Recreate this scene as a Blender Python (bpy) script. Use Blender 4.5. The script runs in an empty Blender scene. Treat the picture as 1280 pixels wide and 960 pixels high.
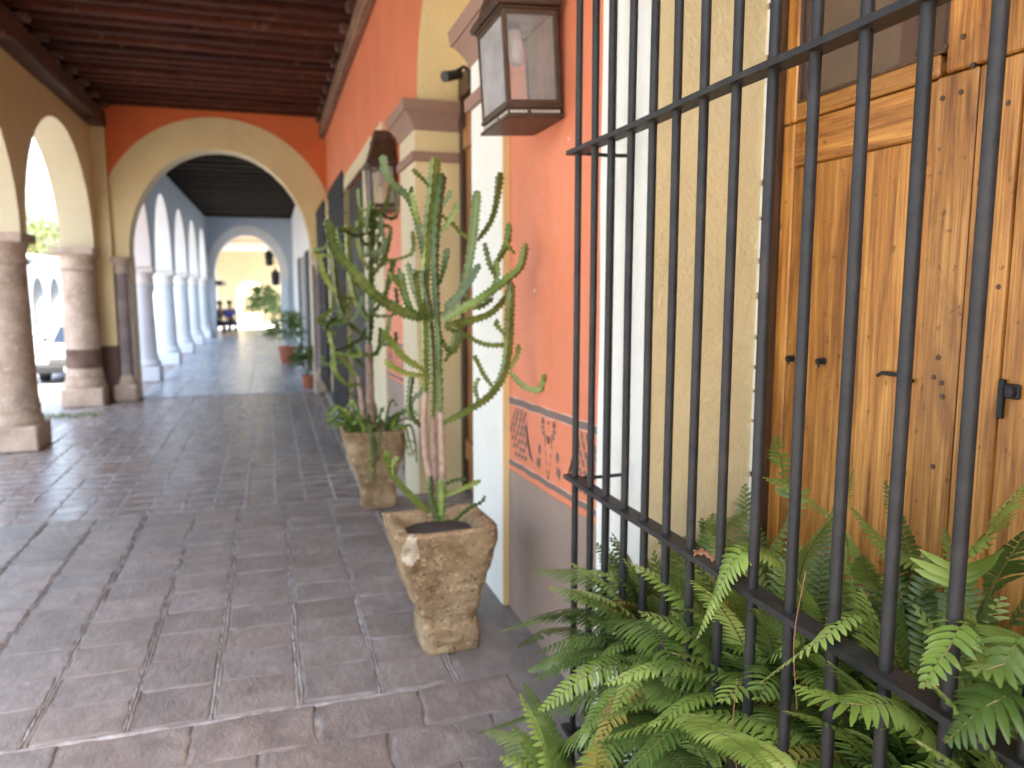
import bpy, bmesh, math, random
from mathutils import Vector, Matrix, noise
R = math.radians
scene = bpy.context.scene
COL = scene.collection
random.seed(7)

# ------------------------------------------------------------------ camera
cam_d = bpy.data.cameras.new("camera")
cam = bpy.data.objects.new("camera", cam_d)
COL.objects.link(cam)
cam_d.sensor_width = 36.0
cam_d.lens = 27.03
cam_d.clip_start = 0.05
cam_d.clip_end = 2000
cam.location = (0, 0, 1.5)
cam.rotation_euler = (R(90 - 7.2), 0, R(-17.36))
cam_d.dof.use_dof = True
cam_d.dof.focus_distance = 1.25
cam_d.dof.aperture_fstop = 27.03 / 7.0
scene.camera = cam

# ------------------------------------------------------------------ world, sun, exposure
SUN_EL, SUN_AZ = R(64), R(128)          # azimuth clockwise from +Y
world = bpy.data.worlds.new("World")
scene.world = world
world.use_nodes = True
wn = world.node_tree
wn.nodes.clear()
sky = wn.nodes.new("ShaderNodeTexSky")
sky.sky_type = 'NISHITA'
sky.sun_disc = False
sky.sun_elevation = SUN_EL
sky.sun_rotation = SUN_AZ
sky.dust_density = 7.0
sky.air_density = 1.2
sky.ozone_density = 0.0
bg = wn.nodes.new("ShaderNodeBackground")
bg.inputs[1].default_value = 0.15
wo = wn.nodes.new("ShaderNodeOutputWorld")
wn.links.new(sky.outputs[0], bg.inputs[0])
wn.links.new(bg.outputs[0], wo.inputs[0])
sd = bpy.data.lights.new("sun", 'SUN')
sd.energy = 2.0
sd.angle = R(0.5)
sd.color = (1.0, 0.95, 0.86)
sun = bpy.data.objects.new("sun", sd)
COL.objects.link(sun)
sv = Vector((math.sin(SUN_AZ) * math.cos(SUN_EL), math.cos(SUN_AZ) * math.cos(SUN_EL), math.sin(SUN_EL)))
sun.rotation_euler = sv.to_track_quat('Z', 'Y').to_euler()
sun.location = (8, -8, 20)
scene.view_settings.view_transform = 'Standard'
scene.view_settings.look = 'None'
scene.view_settings.gamma = 1.0
scene.view_settings.exposure = 3.4
scene.render.engine = 'CYCLES'
try:
    scene.cycles.use_denoising = True
    scene.cycles.max_bounces = 10
    scene.cycles.diffuse_bounces = 6
    scene.cycles.transparent_max_bounces = 12
    scene.cycles.caustics_reflective = False
    scene.cycles.caustics_refractive = False
    scene.cycles.sample_clamp_indirect = 6.0
except Exception:
    pass

# ------------------------------------------------------------------ material helpers
def _mat(name):
    m = bpy.data.materials.new(name)
    m.use_nodes = True
    nt = m.node_tree
    b = nt.nodes["Principled BSDF"]
    return m, nt, b

def _coord(nt, rnd=True):
    tc = nt.nodes.new("ShaderNodeTexCoord")
    if not rnd:
        return tc.outputs["Object"]
    oi = nt.nodes.new("ShaderNodeObjectInfo")
    ml = nt.nodes.new("ShaderNodeVectorMath"); ml.operation = 'MULTIPLY_ADD'
    cb = nt.nodes.new("ShaderNodeCombineXYZ")
    for i in range(3):
        nt.links.new(oi.outputs["Random"], cb.inputs[i])
    nt.links.new(cb.outputs[0], ml.inputs[0])
    ml.inputs[1].default_value = (37.0, 61.0, 23.0)
    nt.links.new(tc.outputs["Object"], ml.inputs[2])
    return ml.outputs[0]

def _noise(nt, co, scale, detail=5, rough=.55, dist=0.0, stretch=None):
    if stretch:
        mp = nt.nodes.new("ShaderNodeMapping")
        mp.inputs["Scale"].default_value = stretch
        nt.links.new(co, mp.inputs[0]); co = mp.outputs[0]
    n = nt.nodes.new("ShaderNodeTexNoise")
    n.inputs["Scale"].default_value = scale
    n.inputs["Detail"].default_value = detail
    n.inputs["Roughness"].default_value = rough
    n.inputs["Distortion"].default_value = dist
    nt.links.new(co, n.inputs["Vector"])
    return n.outputs["Fac"]

def _ramp(nt, fac, stops):
    r = nt.nodes.new("ShaderNodeValToRGB")
    e = r.color_ramp.elements
    while len(e) < len(stops):
        e.new(0.5)
    for i, (p, c) in enumerate(stops):
        e[i].position = p
        e[i].color = (c[0], c[1], c[2], 1) if len(c) == 3 else c
    nt.links.new(fac, r.inputs[0])
    return r.outputs[0]

def _mix(nt, fac, a, b, mode='MIX'):
    m = nt.nodes.new("ShaderNodeMix"); m.data_type = 'RGBA'; m.blend_type = mode
    for sock, v in ((m.inputs[0], fac), (m.inputs[6], a), (m.inputs[7], b)):
        if hasattr(v, "node"):
            nt.links.new(v, sock)
        elif isinstance(v, (int, float)):
            sock.default_value = v
        else:
            sock.default_value = (v[0], v[1], v[2], 1)
    return m.outputs[2]

def _bump(nt, b, h, strength=.3, dist=.01, normal=None):
    n = nt.nodes.new("ShaderNodeBump")
    n.inputs["Strength"].default_value = strength
    n.inputs["Distance"].default_value = dist
    nt.links.new(h, n.inputs["Height"])
    if normal is not None:
        nt.links.new(normal, n.inputs["Normal"])
    nt.links.new(n.outputs[0], b.inputs["Normal"])
    return n.outputs[0]

def _add(nt, a, b, wa=1.0, wb=1.0):
    m1 = nt.nodes.new("ShaderNodeMath"); m1.operation = 'MULTIPLY'; m1.inputs[1].default_value = wa
    m2 = nt.nodes.new("ShaderNodeMath"); m2.operation = 'MULTIPLY_ADD'; m2.inputs[1].default_value = wb
    nt.links.new(a, m1.inputs[0]); nt.links.new(b, m2.inputs[0]); nt.links.new(m1.outputs[0], m2.inputs[2])
    return m2.outputs[0]

def sc(c, k):
    return tuple(min(1, x * k) for x in c)

def plaster(name, col, var=.10, bump=.25, rough=.8, stain=None, stain_amt=.35, spec=.3, streak=False):
    m, nt, b = _mat(name)
    co = _coord(nt, False)
    n1 = _noise(nt, co, 1.7, 6, .6)
    base = _ramp(nt, n1, [(.3, sc(col, 1 - var)), (.7, sc(col, 1 + var * .7))])
    if streak:
        n4 = _noise(nt, co, 5, 4, .6, 0, (1, 6, .5))
        base = _mix(nt, _ramp(nt, n4, [(.5, (0, 0, 0)), (.8, (.5, .5, .5))]), base, sc(col, 1 - var * 1.6))
    n3 = _noise(nt, co, 26, 4, .65)
    base = _mix(nt, _ramp(nt, n3, [(.5, (0, 0, 0)), (.75, (.45, .45, .45))]), base, sc(col, 1 - var * 1.3))
    if stain:
        n2 = _noise(nt, co, 3.1, 8, .7, .6)
        base = _mix(nt, _ramp(nt, n2, [(.52, (0, 0, 0)), (.72, (stain_amt,) * 3)]), base, stain)
    nt.links.new(base, b.inputs["Base Color"])
    b.inputs["Roughness"].default_value = rough
    b.inputs["Specular IOR Level"].default_value = spec
    h = _add(nt, _noise(nt, co, 9, 5, .6, .5), _noise(nt, co, 70, 4, .6), 1.0, .35)
    _bump(nt, b, h, bump, .012)
    return m

def stone(name, cols, scale=6, bump=.6, rough=.9, pits=True, rnd=True):
    m, nt, b = _mat(name)
    co = _coord(nt, rnd)
    n1 = _noise(nt, co, scale, 8, .65)
    base = _ramp(nt, n1, [(.3, cols[0]), (.52, cols[1]), (.72, cols[2])])
    n2 = _noise(nt, co, scale * 9, 4, .6)
    base = _mix(nt, _ramp(nt, n2, [(.56, (0, 0, 0)), (.7, (.6, .6, .6))]), base, sc(cols[2], 1.35))
    h = _add(nt, n1, n2, 1.0, .5)
    if pits:
        v = nt.nodes.new("ShaderNodeTexVoronoi"); v.inputs["Scale"].default_value = scale * 6
        nt.links.new(co, v.inputs["Vector"])
        p = _ramp(nt, v.outputs["Distance"], [(.06, (0, 0, 0)), (.22, (1, 1, 1))])
        base = _mix(nt, p, sc(cols[0], .45), base)
        mm = nt.nodes.new("ShaderNodeMath"); mm.operation = 'MULTIPLY_ADD'; mm.inputs[1].default_value = .5
        nt.links.new(p, mm.inputs[0]); nt.links.new(h, mm.inputs[2]); h = mm.outputs[0]
    nt.links.new(base, b.inputs["Base Color"])
    b.inputs["Roughness"].default_value = rough
    b.inputs["Specular IOR Level"].default_value = .25
    _bump(nt, b, h, bump, .012)
    return m

def wood(name, c_dark, c_mid, c_light, rough=.45, coat=0.0, scale=1.0, bump=.2, rand_val=.35, stretch=(14, 14, 1.0), wear=None, grain=False, spec=.4):
    m, nt, b = _mat(name)
    co = _coord(nt, True)
    n1 = _noise(nt, co, 2.2 * scale, 6, .6, .9, stretch)
    n2 = _noise(nt, co, 9 * scale, 4, .6, .4, tuple(s * (1.6 if s > 2 else .6) for s in stretch))
    f = _add(nt, n1, n2, .65, .35)
    base = _ramp(nt, f, [(.34, c_dark), (.5, c_mid), (.66, c_light)])
    n3 = _noise(nt, co, 1.3 * scale, 5, .6, 1.2, (3, 3, 1.2))
    base = _mix(nt, _ramp(nt, n3, [(.53, (0, 0, 0)), (.74, (.8, .8, .8))]), base, c_dark)
    if grain:
        g1 = _noise(nt, co, 7, 3, .5, .25, tuple(a * 1.5 if a > 2 else .30 for a in stretch))
        base = _mix(nt, _ramp(nt, g1, [(.53, (0, 0, 0)), (.60, (.55, .55, .55)), (.66, (0, 0, 0))]), base, sc(c_dark, 1.5))
        vo = nt.nodes.new("ShaderNodeTexVoronoi"); vo.inputs["Scale"].default_value = 3.2
        mp = nt.nodes.new("ShaderNodeMapping"); mp.inputs["Scale"].default_value = tuple(2.2 if a > 2 else 1.0 for a in stretch)
        nt.links.new(co, mp.inputs[0]); nt.links.new(mp.outputs[0], vo.inputs["Vector"])
        base = _mix(nt, _ramp(nt, vo.outputs["Distance"], [(.03, (.9, .9, .9)), (.11, (.35, .35, .35)), (.22, (0, 0, 0))]), base, sc(c_dark, .7))
        g2 = _noise(nt, co, 40, 3, .5)
        base = _mix(nt, _ramp(nt, g2, [(.66, (0, 0, 0)), (.72, (.6, .6, .6))]), base, sc(c_dark, .6))
    oi = nt.nodes.new("ShaderNodeObjectInfo")
    hs = nt.nodes.new("ShaderNodeHueSaturation")
    mr = nt.nodes.new("ShaderNodeMapRange")
    mr.inputs[3].default_value = 1 - rand_val; mr.inputs[4].default_value = 1 + rand_val * .6
    nt.links.new(oi.outputs["Random"], mr.inputs[0])
    nt.links.new(mr.outputs[0], hs.inputs["Value"])
    nt.links.new(base, hs.inputs["Color"])
    out = hs.outputs[0]
    if wear:
        n5 = _noise(nt, co, 6, 8, .7)
        out = _mix(nt, _ramp(nt, n5, [(.58, (0, 0, 0)), (.72, (.8, .8, .8))]), out, wear)
    nt.links.new(out, b.inputs["Base Color"])
    b.inputs["Roughness"].default_value = rough
    b.inputs["Specular IOR Level"].default_value = spec
    b.inputs["Coat Weight"].default_value = coat
    b.inputs["Coat Roughness"].default_value = .25
    _bump(nt, b, f, bump, .006)
    return m

def iron(name, col=(.028, .028, .03), rough=.5, rust=.3, bump=.25):
    m, nt, b = _mat(name)
    co = _coord(nt, True)
    n = _noise(nt, co, 14, 6, .65)
    base = _ramp(nt, n, [(.35, sc(col, .75)), (.6, sc(col, 1.3)), (.8, (col[0] * 2.0 + .012, col[1] * 1.7 + .004, col[2] * 1.5))])
    nt.links.new(base, b.inputs["Base Color"])
    b.inputs["Roughness"].default_value = rough
    b.inputs["Specular IOR Level"].default_value = .25
    _bump(nt, b, _noise(nt, co, 60, 5, .6), bump, .003)
    return m

def leafmat(name, cols, trans=.35, rough=.42, bump=.0, scale=12):
    m, nt, b = _mat(name)
    co = _coord(nt, True)
    n = _noise(nt, co, scale, 3, .5)
    base = _ramp(nt, n, [(.3, cols[0]), (.5, cols[1]), (.7, cols[2])])
    oi = nt.nodes.new("ShaderNodeObjectInfo")
    hs = nt.nodes.new("ShaderNodeHueSaturation")
    mr = nt.nodes.new("ShaderNodeMapRange"); mr.inputs[3].default_value = .5; mr.inputs[4].default_value = 1.5
    nt.links.new(oi.outputs["Random"], mr.inputs[0]); nt.links.new(mr.outputs[0], hs.inputs["Value"])
    mh = nt.nodes.new("ShaderNodeMapRange"); mh.inputs[3].default_value = .515; mh.inputs[4].default_value = .485
    nt.links.new(oi.outputs["Random"], mh.inputs[0]); nt.links.new(mh.outputs[0], hs.inputs["Hue"])
    nt.links.new(base, hs.inputs["Color"])
    nt.links.new(hs.outputs[0], b.inputs["Base Color"])
    b.inputs["Roughness"].default_value = rough
    b.inputs["Specular IOR Level"].default_value = .45
    if trans > 0:
        tr = nt.nodes.new("ShaderNodeBsdfTranslucent")
        br = nt.nodes.new("ShaderNodeBrightContrast"); br.inputs[1].default_value = .02
        nt.links.new(hs.outputs[0], br.inputs[0]); nt.links.new(br.outputs[0], tr.inputs[0])
        mx = nt.nodes.new("ShaderNodeMixShader"); mx.inputs[0].default_value = trans
        nt.links.new(b.outputs[0], mx.inputs[1]); nt.links.new(tr.outputs[0], mx.inputs[2])
        nt.links.new(mx.outputs[0], nt.nodes["Material Output"].inputs[0])
    return m

def plain(name, col, rough=.6, metal=0.0, spec=.5):
    m, nt, b = _mat(name)
    co = _coord(nt, True)
    n = _noise(nt, co, 18, 5, .6)
    base = _ramp(nt, n, [(.35, sc(col, .85)), (.65, sc(col, 1.12))])
    nt.links.new(base, b.inputs["Base Color"])
    b.inputs["Roughness"].default_value = rough
    b.inputs["Metallic"].default_value = metal
    b.inputs["Specular IOR Level"].default_value = spec
    return m

def glassmat(name, tint=(1, 1, 1), dust_glare=.1, dust_glare_col=(.6, .57, .52), refl=1.0):  # diffuse film: dusty coating and, on some panes, painted reflection
    m, nt, b = _mat(name)
    nt.nodes.remove(b)
    tp = nt.nodes.new("ShaderNodeBsdfTransparent"); tp.inputs[0].default_value = (*tint, 1)
    gl = nt.nodes.new("ShaderNodeBsdfGlossy"); gl.inputs["Roughness"].default_value = .04
    df = nt.nodes.new("ShaderNodeBsdfDiffuse"); df.inputs[0].default_value = (*dust_glare_col, 1)
    co = _coord(nt, True)
    n = _noise(nt, co, 7, 6, .6)
    r = _ramp(nt, n, [(.3, (dust_glare * .75,) * 3), (.75, (dust_glare * 1.25,) * 3)])
    m1 = nt.nodes.new("ShaderNodeMixShader")
    nt.links.new(r, m1.inputs[0]); nt.links.new(tp.outputs[0], m1.inputs[1]); nt.links.new(df.outputs[0], m1.inputs[2])
    fr = nt.nodes.new("ShaderNodeFresnel"); fr.inputs[0].default_value = 1.5
    mu = nt.nodes.new("ShaderNodeMath"); mu.operation = 'MULTIPLY'; mu.inputs[1].default_value = refl; mu.use_clamp = True
    nt.links.new(fr.outputs[0], mu.inputs[0])
    m2 = nt.nodes.new("ShaderNodeMixShader")
    nt.links.new(mu.outputs[0], m2.inputs[0]); nt.links.new(m1.outputs[0], m2.inputs[1]); nt.links.new(gl.outputs[0], m2.inputs[2])
    nt.links.new(m2.outputs[0], nt.nodes["Material Output"].inputs[0])
    return m

def tilemat(name, cols, rough=(.32, .6), rnd=.3, scale=5, bump=.35, pale=(.3, .27, .26)):
    m, nt, b = _mat(name)
    co = _coord(nt, True)
    n1 = _noise(nt, co, scale, 8, .62, .3)
    base = _ramp(nt, n1, [(.3, cols[0]), (.5, cols[1]), (.7, cols[2])])
    oi = nt.nodes.new("ShaderNodeObjectInfo")
    hs = nt.nodes.new("ShaderNodeHueSaturation")
    mr = nt.nodes.new("ShaderNodeMapRange"); mr.inputs[3].default_value = 1 - rnd; mr.inputs[4].default_value = 1 + rnd
    nt.links.new(oi.outputs["Random"], mr.inputs[0]); nt.links.new(mr.outputs[0], hs.inputs["Value"])
    mh = nt.nodes.new("ShaderNodeMath"); mh.operation = 'FRACT'
    mk = nt.nodes.new("ShaderNodeMath"); mk.operation = 'MULTIPLY'; mk.inputs[1].default_value = 17.3
    nt.links.new(oi.outputs["Random"], mk.inputs[0]); nt.links.new(mk.outputs[0], mh.inputs[0])
    ms = nt.nodes.new("ShaderNodeMapRange"); ms.inputs[3].default_value = .75; ms.inputs[4].default_value = 1.15
    nt.links.new(mh.outputs[0], ms.inputs[0]); nt.links.new(ms.outputs[0], hs.inputs["Saturation"])
    nt.links.new(base, hs.inputs["Color"])
    n2 = _noise(nt, co, scale * 2.2, 8, .72, .8)
    out = _mix(nt, _ramp(nt, n2, [(.54, (0, 0, 0)), (.74, (.55, .55, .55))]), hs.outputs[0], pale)
    n4 = _noise(nt, co, scale * 5, 6, .7, .4, (1.0, .45, 1.0))
    out = _mix(nt, _ramp(nt, n4, [(.42, (0, 0, 0)), (.62, (.5, .5, .5))]), out, sc(cols[0], .85))
    n3 = _noise(nt, co, scale * 16, 5, .6)
    out = _mix(nt, _ramp(nt, n3, [(.28, (.45, .45, .45)), (.38, (0, 0, 0))]), out, sc(cols[0], .6))
    nt.links.new(out, b.inputs["Base Color"])
    rr = nt.nodes.new("ShaderNodeMapRange"); rr.inputs[3].default_value = rough[0]; rr.inputs[4].default_value = rough[1]
    nt.links.new(n2, rr.inputs[0]); nt.links.new(rr.outputs[0], b.inputs["Roughness"])
    b.inputs["Specular IOR Level"].default_value = .5
    _bump(nt, b, _add(nt, _add(nt, n1, n4, 1.0, .6), n3, 1.0, .45), bump, .008)
    return m

M = {}
M['orange'] = plaster("orange plaster", (.645, .198, .094), .12, .35, .5, stain=(.66, .26, .155), stain_amt=.35)
M['orange_shaded'] = plaster("shade toned orange plaster", (.66, .150, .045), .09, .2, .8, stain=(.60, .13, .04), stain_amt=.4)  # same orange paint, with shade and red bounce light deepened into its colour
M['dado'] = plaster("brown plaster", (.285, .205, .155), .14, .25, .6, stain=(.36, .275, .22), stain_amt=.6)
M['paleline'] = plaster("pale pink line", (.70, .42, .33), .06, .1, .75)
M['stripe'] = plaster("brown painted stripe", (.17, .125, .10), .14, .12, .75)
M['white'] = plaster("white plaster", (.74, .725, .64), .06, .4, .75, stain=(.66, .61, .50), stain_amt=.5, streak=True)
M['cream'] = plaster("cream plaster", (.68, .535, .275), .08, .8, .55, stain=(.72, .60, .37), stain_amt=.5)
M['cream2'] = plaster("cream plaster pale", (.58, .50, .33), .07, .2, .8, stain=(.64, .58, .43), stain_amt=.4)
M['yellowedge'] = plaster("cream yellow edge", (.70, .50, .23), .1, .4, .8)
M['cornice'] = plaster("brown cornice plaster", (.27, .165, .12), .08, .15, .75)
M['bluewall'] = plaster("pale blue plaster", (.46, .52, .585), .06, .15, .8)
M['bluecol'] = plaster("pale blue stone", (.62, .69, .76), .06, .2, .75)
M['whitewall'] = plaster("off white plaster", (.74, .74, .72), .05, .15, .8)
M['endwall'] = plaster("pale yellow plaster", (.50, .44, .27), .05, .15, .8)
M['brownband'] = plaster("dark brown band", (.12, .07, .055), .12, .2, .75)
M['oppwall'] = plaster("sunlit pale facade", (.20, .23, .26), .05, .1, .85)
M['doorwood'] = wood("varnished pine", (.12, .036, .005), (.405, .165, .029), (.63, .315, .078), .42, .08, 1.0, .35, .32, grain=True)
M['doorwood_h'] = wood("varnished pine rail", (.12, .036, .005), (.36, .145, .026), (.54, .255, .058), .42, .08, 1.0, .35, .25, (14, 1.0, 14), grain=True)
M['framewood'] = wood("dark frame wood", (.03, .014, .007), (.075, .034, .014), (.13, .06, .025), .5, .1, 1.0, .3, .2)
M['shutterwood'] = wood("red brown inner shutter", (.26, .13, .075), (.42, .23, .14), (.52, .32, .21), .5, .0, 1.0, .2, .2)
M['oldwood'] = wood("door wood behind arch", (.14, .055, .02), (.33, .15, .05), (.46, .24, .09), .45, .15, 1.0, .2, .2)
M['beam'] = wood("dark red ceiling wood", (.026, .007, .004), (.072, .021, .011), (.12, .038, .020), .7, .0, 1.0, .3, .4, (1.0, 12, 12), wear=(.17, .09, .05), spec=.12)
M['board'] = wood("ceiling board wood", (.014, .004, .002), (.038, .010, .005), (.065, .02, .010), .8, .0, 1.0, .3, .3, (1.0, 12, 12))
M['platewood'] = wood("weathered wall plate", (.10, .05, .028), (.21, .11, .06), (.30, .18, .11), .65, .0, 1.0, .3, .2, (12, 1.0, 12))
M['darkplate'] = wood("dark wall plate", (.035, .014, .009), (.085, .034, .02), (.14, .06, .04), .6, .0, 1.0, .3, .2, (12, 1.0, 12))
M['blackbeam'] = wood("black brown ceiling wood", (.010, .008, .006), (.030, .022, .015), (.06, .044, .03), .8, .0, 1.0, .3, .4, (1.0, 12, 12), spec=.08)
M['tanboard'] = wood("tan ceiling wood", (.22, .14, .08), (.34, .23, .14), (.44, .31, .2), .7, .0, 1.0, .2, .2, (1.0, 12, 12))
M['iron'] = iron("dark painted iron", (.0185, .0170, .0155), .5, bump=.5)
M['blackiron'] = iron("black iron", (.016, .015, .015), .5)
M['lantern'] = iron("bronze lantern metal", (.050, .027, .014), .42, bump=.2)
M['planter'] = stone("quarried tan stone", [(.13, .078, .035), (.28, .185, .095), (.46, .34, .20)], 6.5, 1.0, .95)
M['planter_pale'] = stone("pale chipped stone", [(.34, .26, .17), (.44, .36, .255), (.54, .47, .36)], 9, .6, .95, rnd=False)
M['column'] = stone("pink tan stone", [(.30, .215, .16), (.43, .33, .255), (.55, .45, .36)], 3.0, .4, .85, pits=False)
M['columndark'] = stone("stained brown stone", [(.09, .055, .04), (.15, .095, .07), (.24, .17, .13)], 4.0, .4, .8, pits=False)
M['columnpurple'] = stone("greyed mauve stone", [(.17, .13, .125), (.25, .20, .19), (.34, .28, .26)], 3.0, .3, .8, pits=False)
M['tile'] = tilemat("worn mauve clay tile", [(.150, .121, .105), (.212, .173, .152), (.280, .236, .212)], (.20, .52), .12, 6, 1.0, (.27, .235, .225))
M['tile2'] = tilemat("lower gallery clay tile", [(.15, .113, .096), (.21, .165, .142), (.28, .23, .203)], (.13, .38), .14, 4, .4, (.30, .26, .25))
M['brick'] = tilemat("rough clay brick paver", [(.145, .114, .097), (.21, .17, .147), (.285, .24, .212)], (.30, .6), .08, 7, 1.3, (.26, .225, .21))
M['ridge'] = tilemat("pale raised mortar", [(.24, .215, .20), (.36, .335, .32), (.50, .475, .46)], (.25, .5), .0, 9, .8, (.52, .50, .49))
M['mortar'] = tilemat("grey mortar", [(.17, .145, .13), (.27, .24, .22), (.42, .39, .37)], (.35, .6), .0, 9, .8, (.30, .28, .265))
M['cement'] = tilemat("smooth worn cement", [(.12, .098, .083), (.172, .142, .122), (.23, .195, .172)], (.36, .6), .0, 3, .35, (.24, .215, .20))
M['bluefloor'] = tilemat("blue grey slab", [(.20, .235, .27), (.28, .32, .355), (.37, .41, .445)], (.15, .36), .15, 2, .2, (.36, .39, .42))
M['street'] = tilemat("grey street asphalt", [(.20, .195, .19), (.25, .245, .24), (.30, .295, .285)], (.6, .8), .0, .6, .3, (.33, .325, .31))
M['fern'] = leafmat("fern leaf", [(.080, .130, .020), (.135, .205, .036), (.22, .295, .075)], .36, .36, scale=9)
M['fernold'] = leafmat("ageing fern leaf", [(.16, .12, .02), (.24, .21, .035), (.30, .20, .05)], .3, .5, scale=14)
M['fernpale'] = leafmat("pale young fern leaf", [(.13, .19, .035), (.20, .275, .06), (.28, .35, .11)], .38, .36, scale=9)
M['stalk'] = plain("fern stalk", (.17, .13, .04), .5)
M['deadleaf'] = plain("dry brown leaf", (.20, .085, .032), .7)
M['cactus'] = leafmat("succulent green", [(.048, .078, .012), (.078, .118, .020), (.125, .168, .036)], 0, .45, scale=7)
M['cactuspale'] = leafmat("succulent yellow green", [(.085, .115, .020), (.125, .158, .030), (.175, .21, .046)], 0, .45, scale=7)
M['bark'] = stone("corky pinkish bark", [(.22, .13, .10), (.33, .22, .165), (.42, .33, .25)], 22, .6, .9, pits=False)
M['soil'] = plain("dark soil", (.045, .032, .022), .95)
M['terracotta'] = plain("terracotta", (.36, .115, .06), .75)
M['potleaf'] = leafmat("pot plant leaf", [(.09, .15, .025), (.17, .25, .04), (.30, .38, .06)], .3, .5, scale=4)
M['darkleaf'] = leafmat("dark shrub leaf", [(.03, .065, .018), (.055, .11, .03), (.09, .16, .045)], .25, .5, scale=3)
M['treeleaf'] = leafmat("sunlit tree leaf", [(.03, .06, .008), (.055, .095, .014), (.12, .14, .02)], .3, .5, scale=.8)
M['glass_glare'] = glassmat("dusty glare painted lantern glass", (.95, .93, .9), .55, (.70, .66, .62), 1.2)  # dusty film plus a milky tone standing in for reflected daylight
M['glass'] = glassmat("lantern glass", (.97, .95, .92), .13, (.6, .56, .52))
M['doorglass'] = glassmat("door pane glass", (.90, .78, .68), .22, (.46, .29, .20), 2.0)  # brown diffuse tone stands in for the reflection on this pane
M['backpanel'] = plain("dusty grey reflector sheet", (.52, .48, .41), .55)
M['bulb'] = plain("milk white lamp tube", (.80, .74, .72), .3)
M['carpaint'] = plain("pale silver car paint", (.19, .19, .185), .3)
M['carglass'] = plain("car window glass", (.012, .02, .035), .25, 0, .15)
M['black'] = plain("black rubber and plastic", (.02, .02, .021), .6)
M['chrome'] = plain("bright bumper metal", (.5, .5, .5), .25, .8)
M['lamp'] = plain("headlamp lens", (.6, .58, .52), .2)
M['blueshirt'] = plain("blue shirt", (.03, .12, .62), .8)
M['greyshirt'] = plain("dark grey shirt", (.12, .11, .115), .8)
M['trousers'] = plain("dark trousers", (.035, .035, .05), .8)
M['skin'] = plain("skin", (.38, .22, .15), .6)
M['hair'] = plain("dark hair", (.02, .015, .012), .6)
M['trunkbark'] = stone("tree bark", [(.07, .05, .035), (.12, .09, .065), (.18, .14, .10)], 3, .7, .95, pits=False)
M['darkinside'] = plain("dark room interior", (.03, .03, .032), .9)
M['darkdoor'] = wood("dark painted shutter", (.022, .020, .018), (.036, .033, .030), (.055, .05, .045), .5, .0, 1, .2, .2)
M['grass'] = leafmat("green weeds", [(.05, .10, .02), (.09, .15, .03), (.14, .19, .05)], .2, .6, scale=6)

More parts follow.
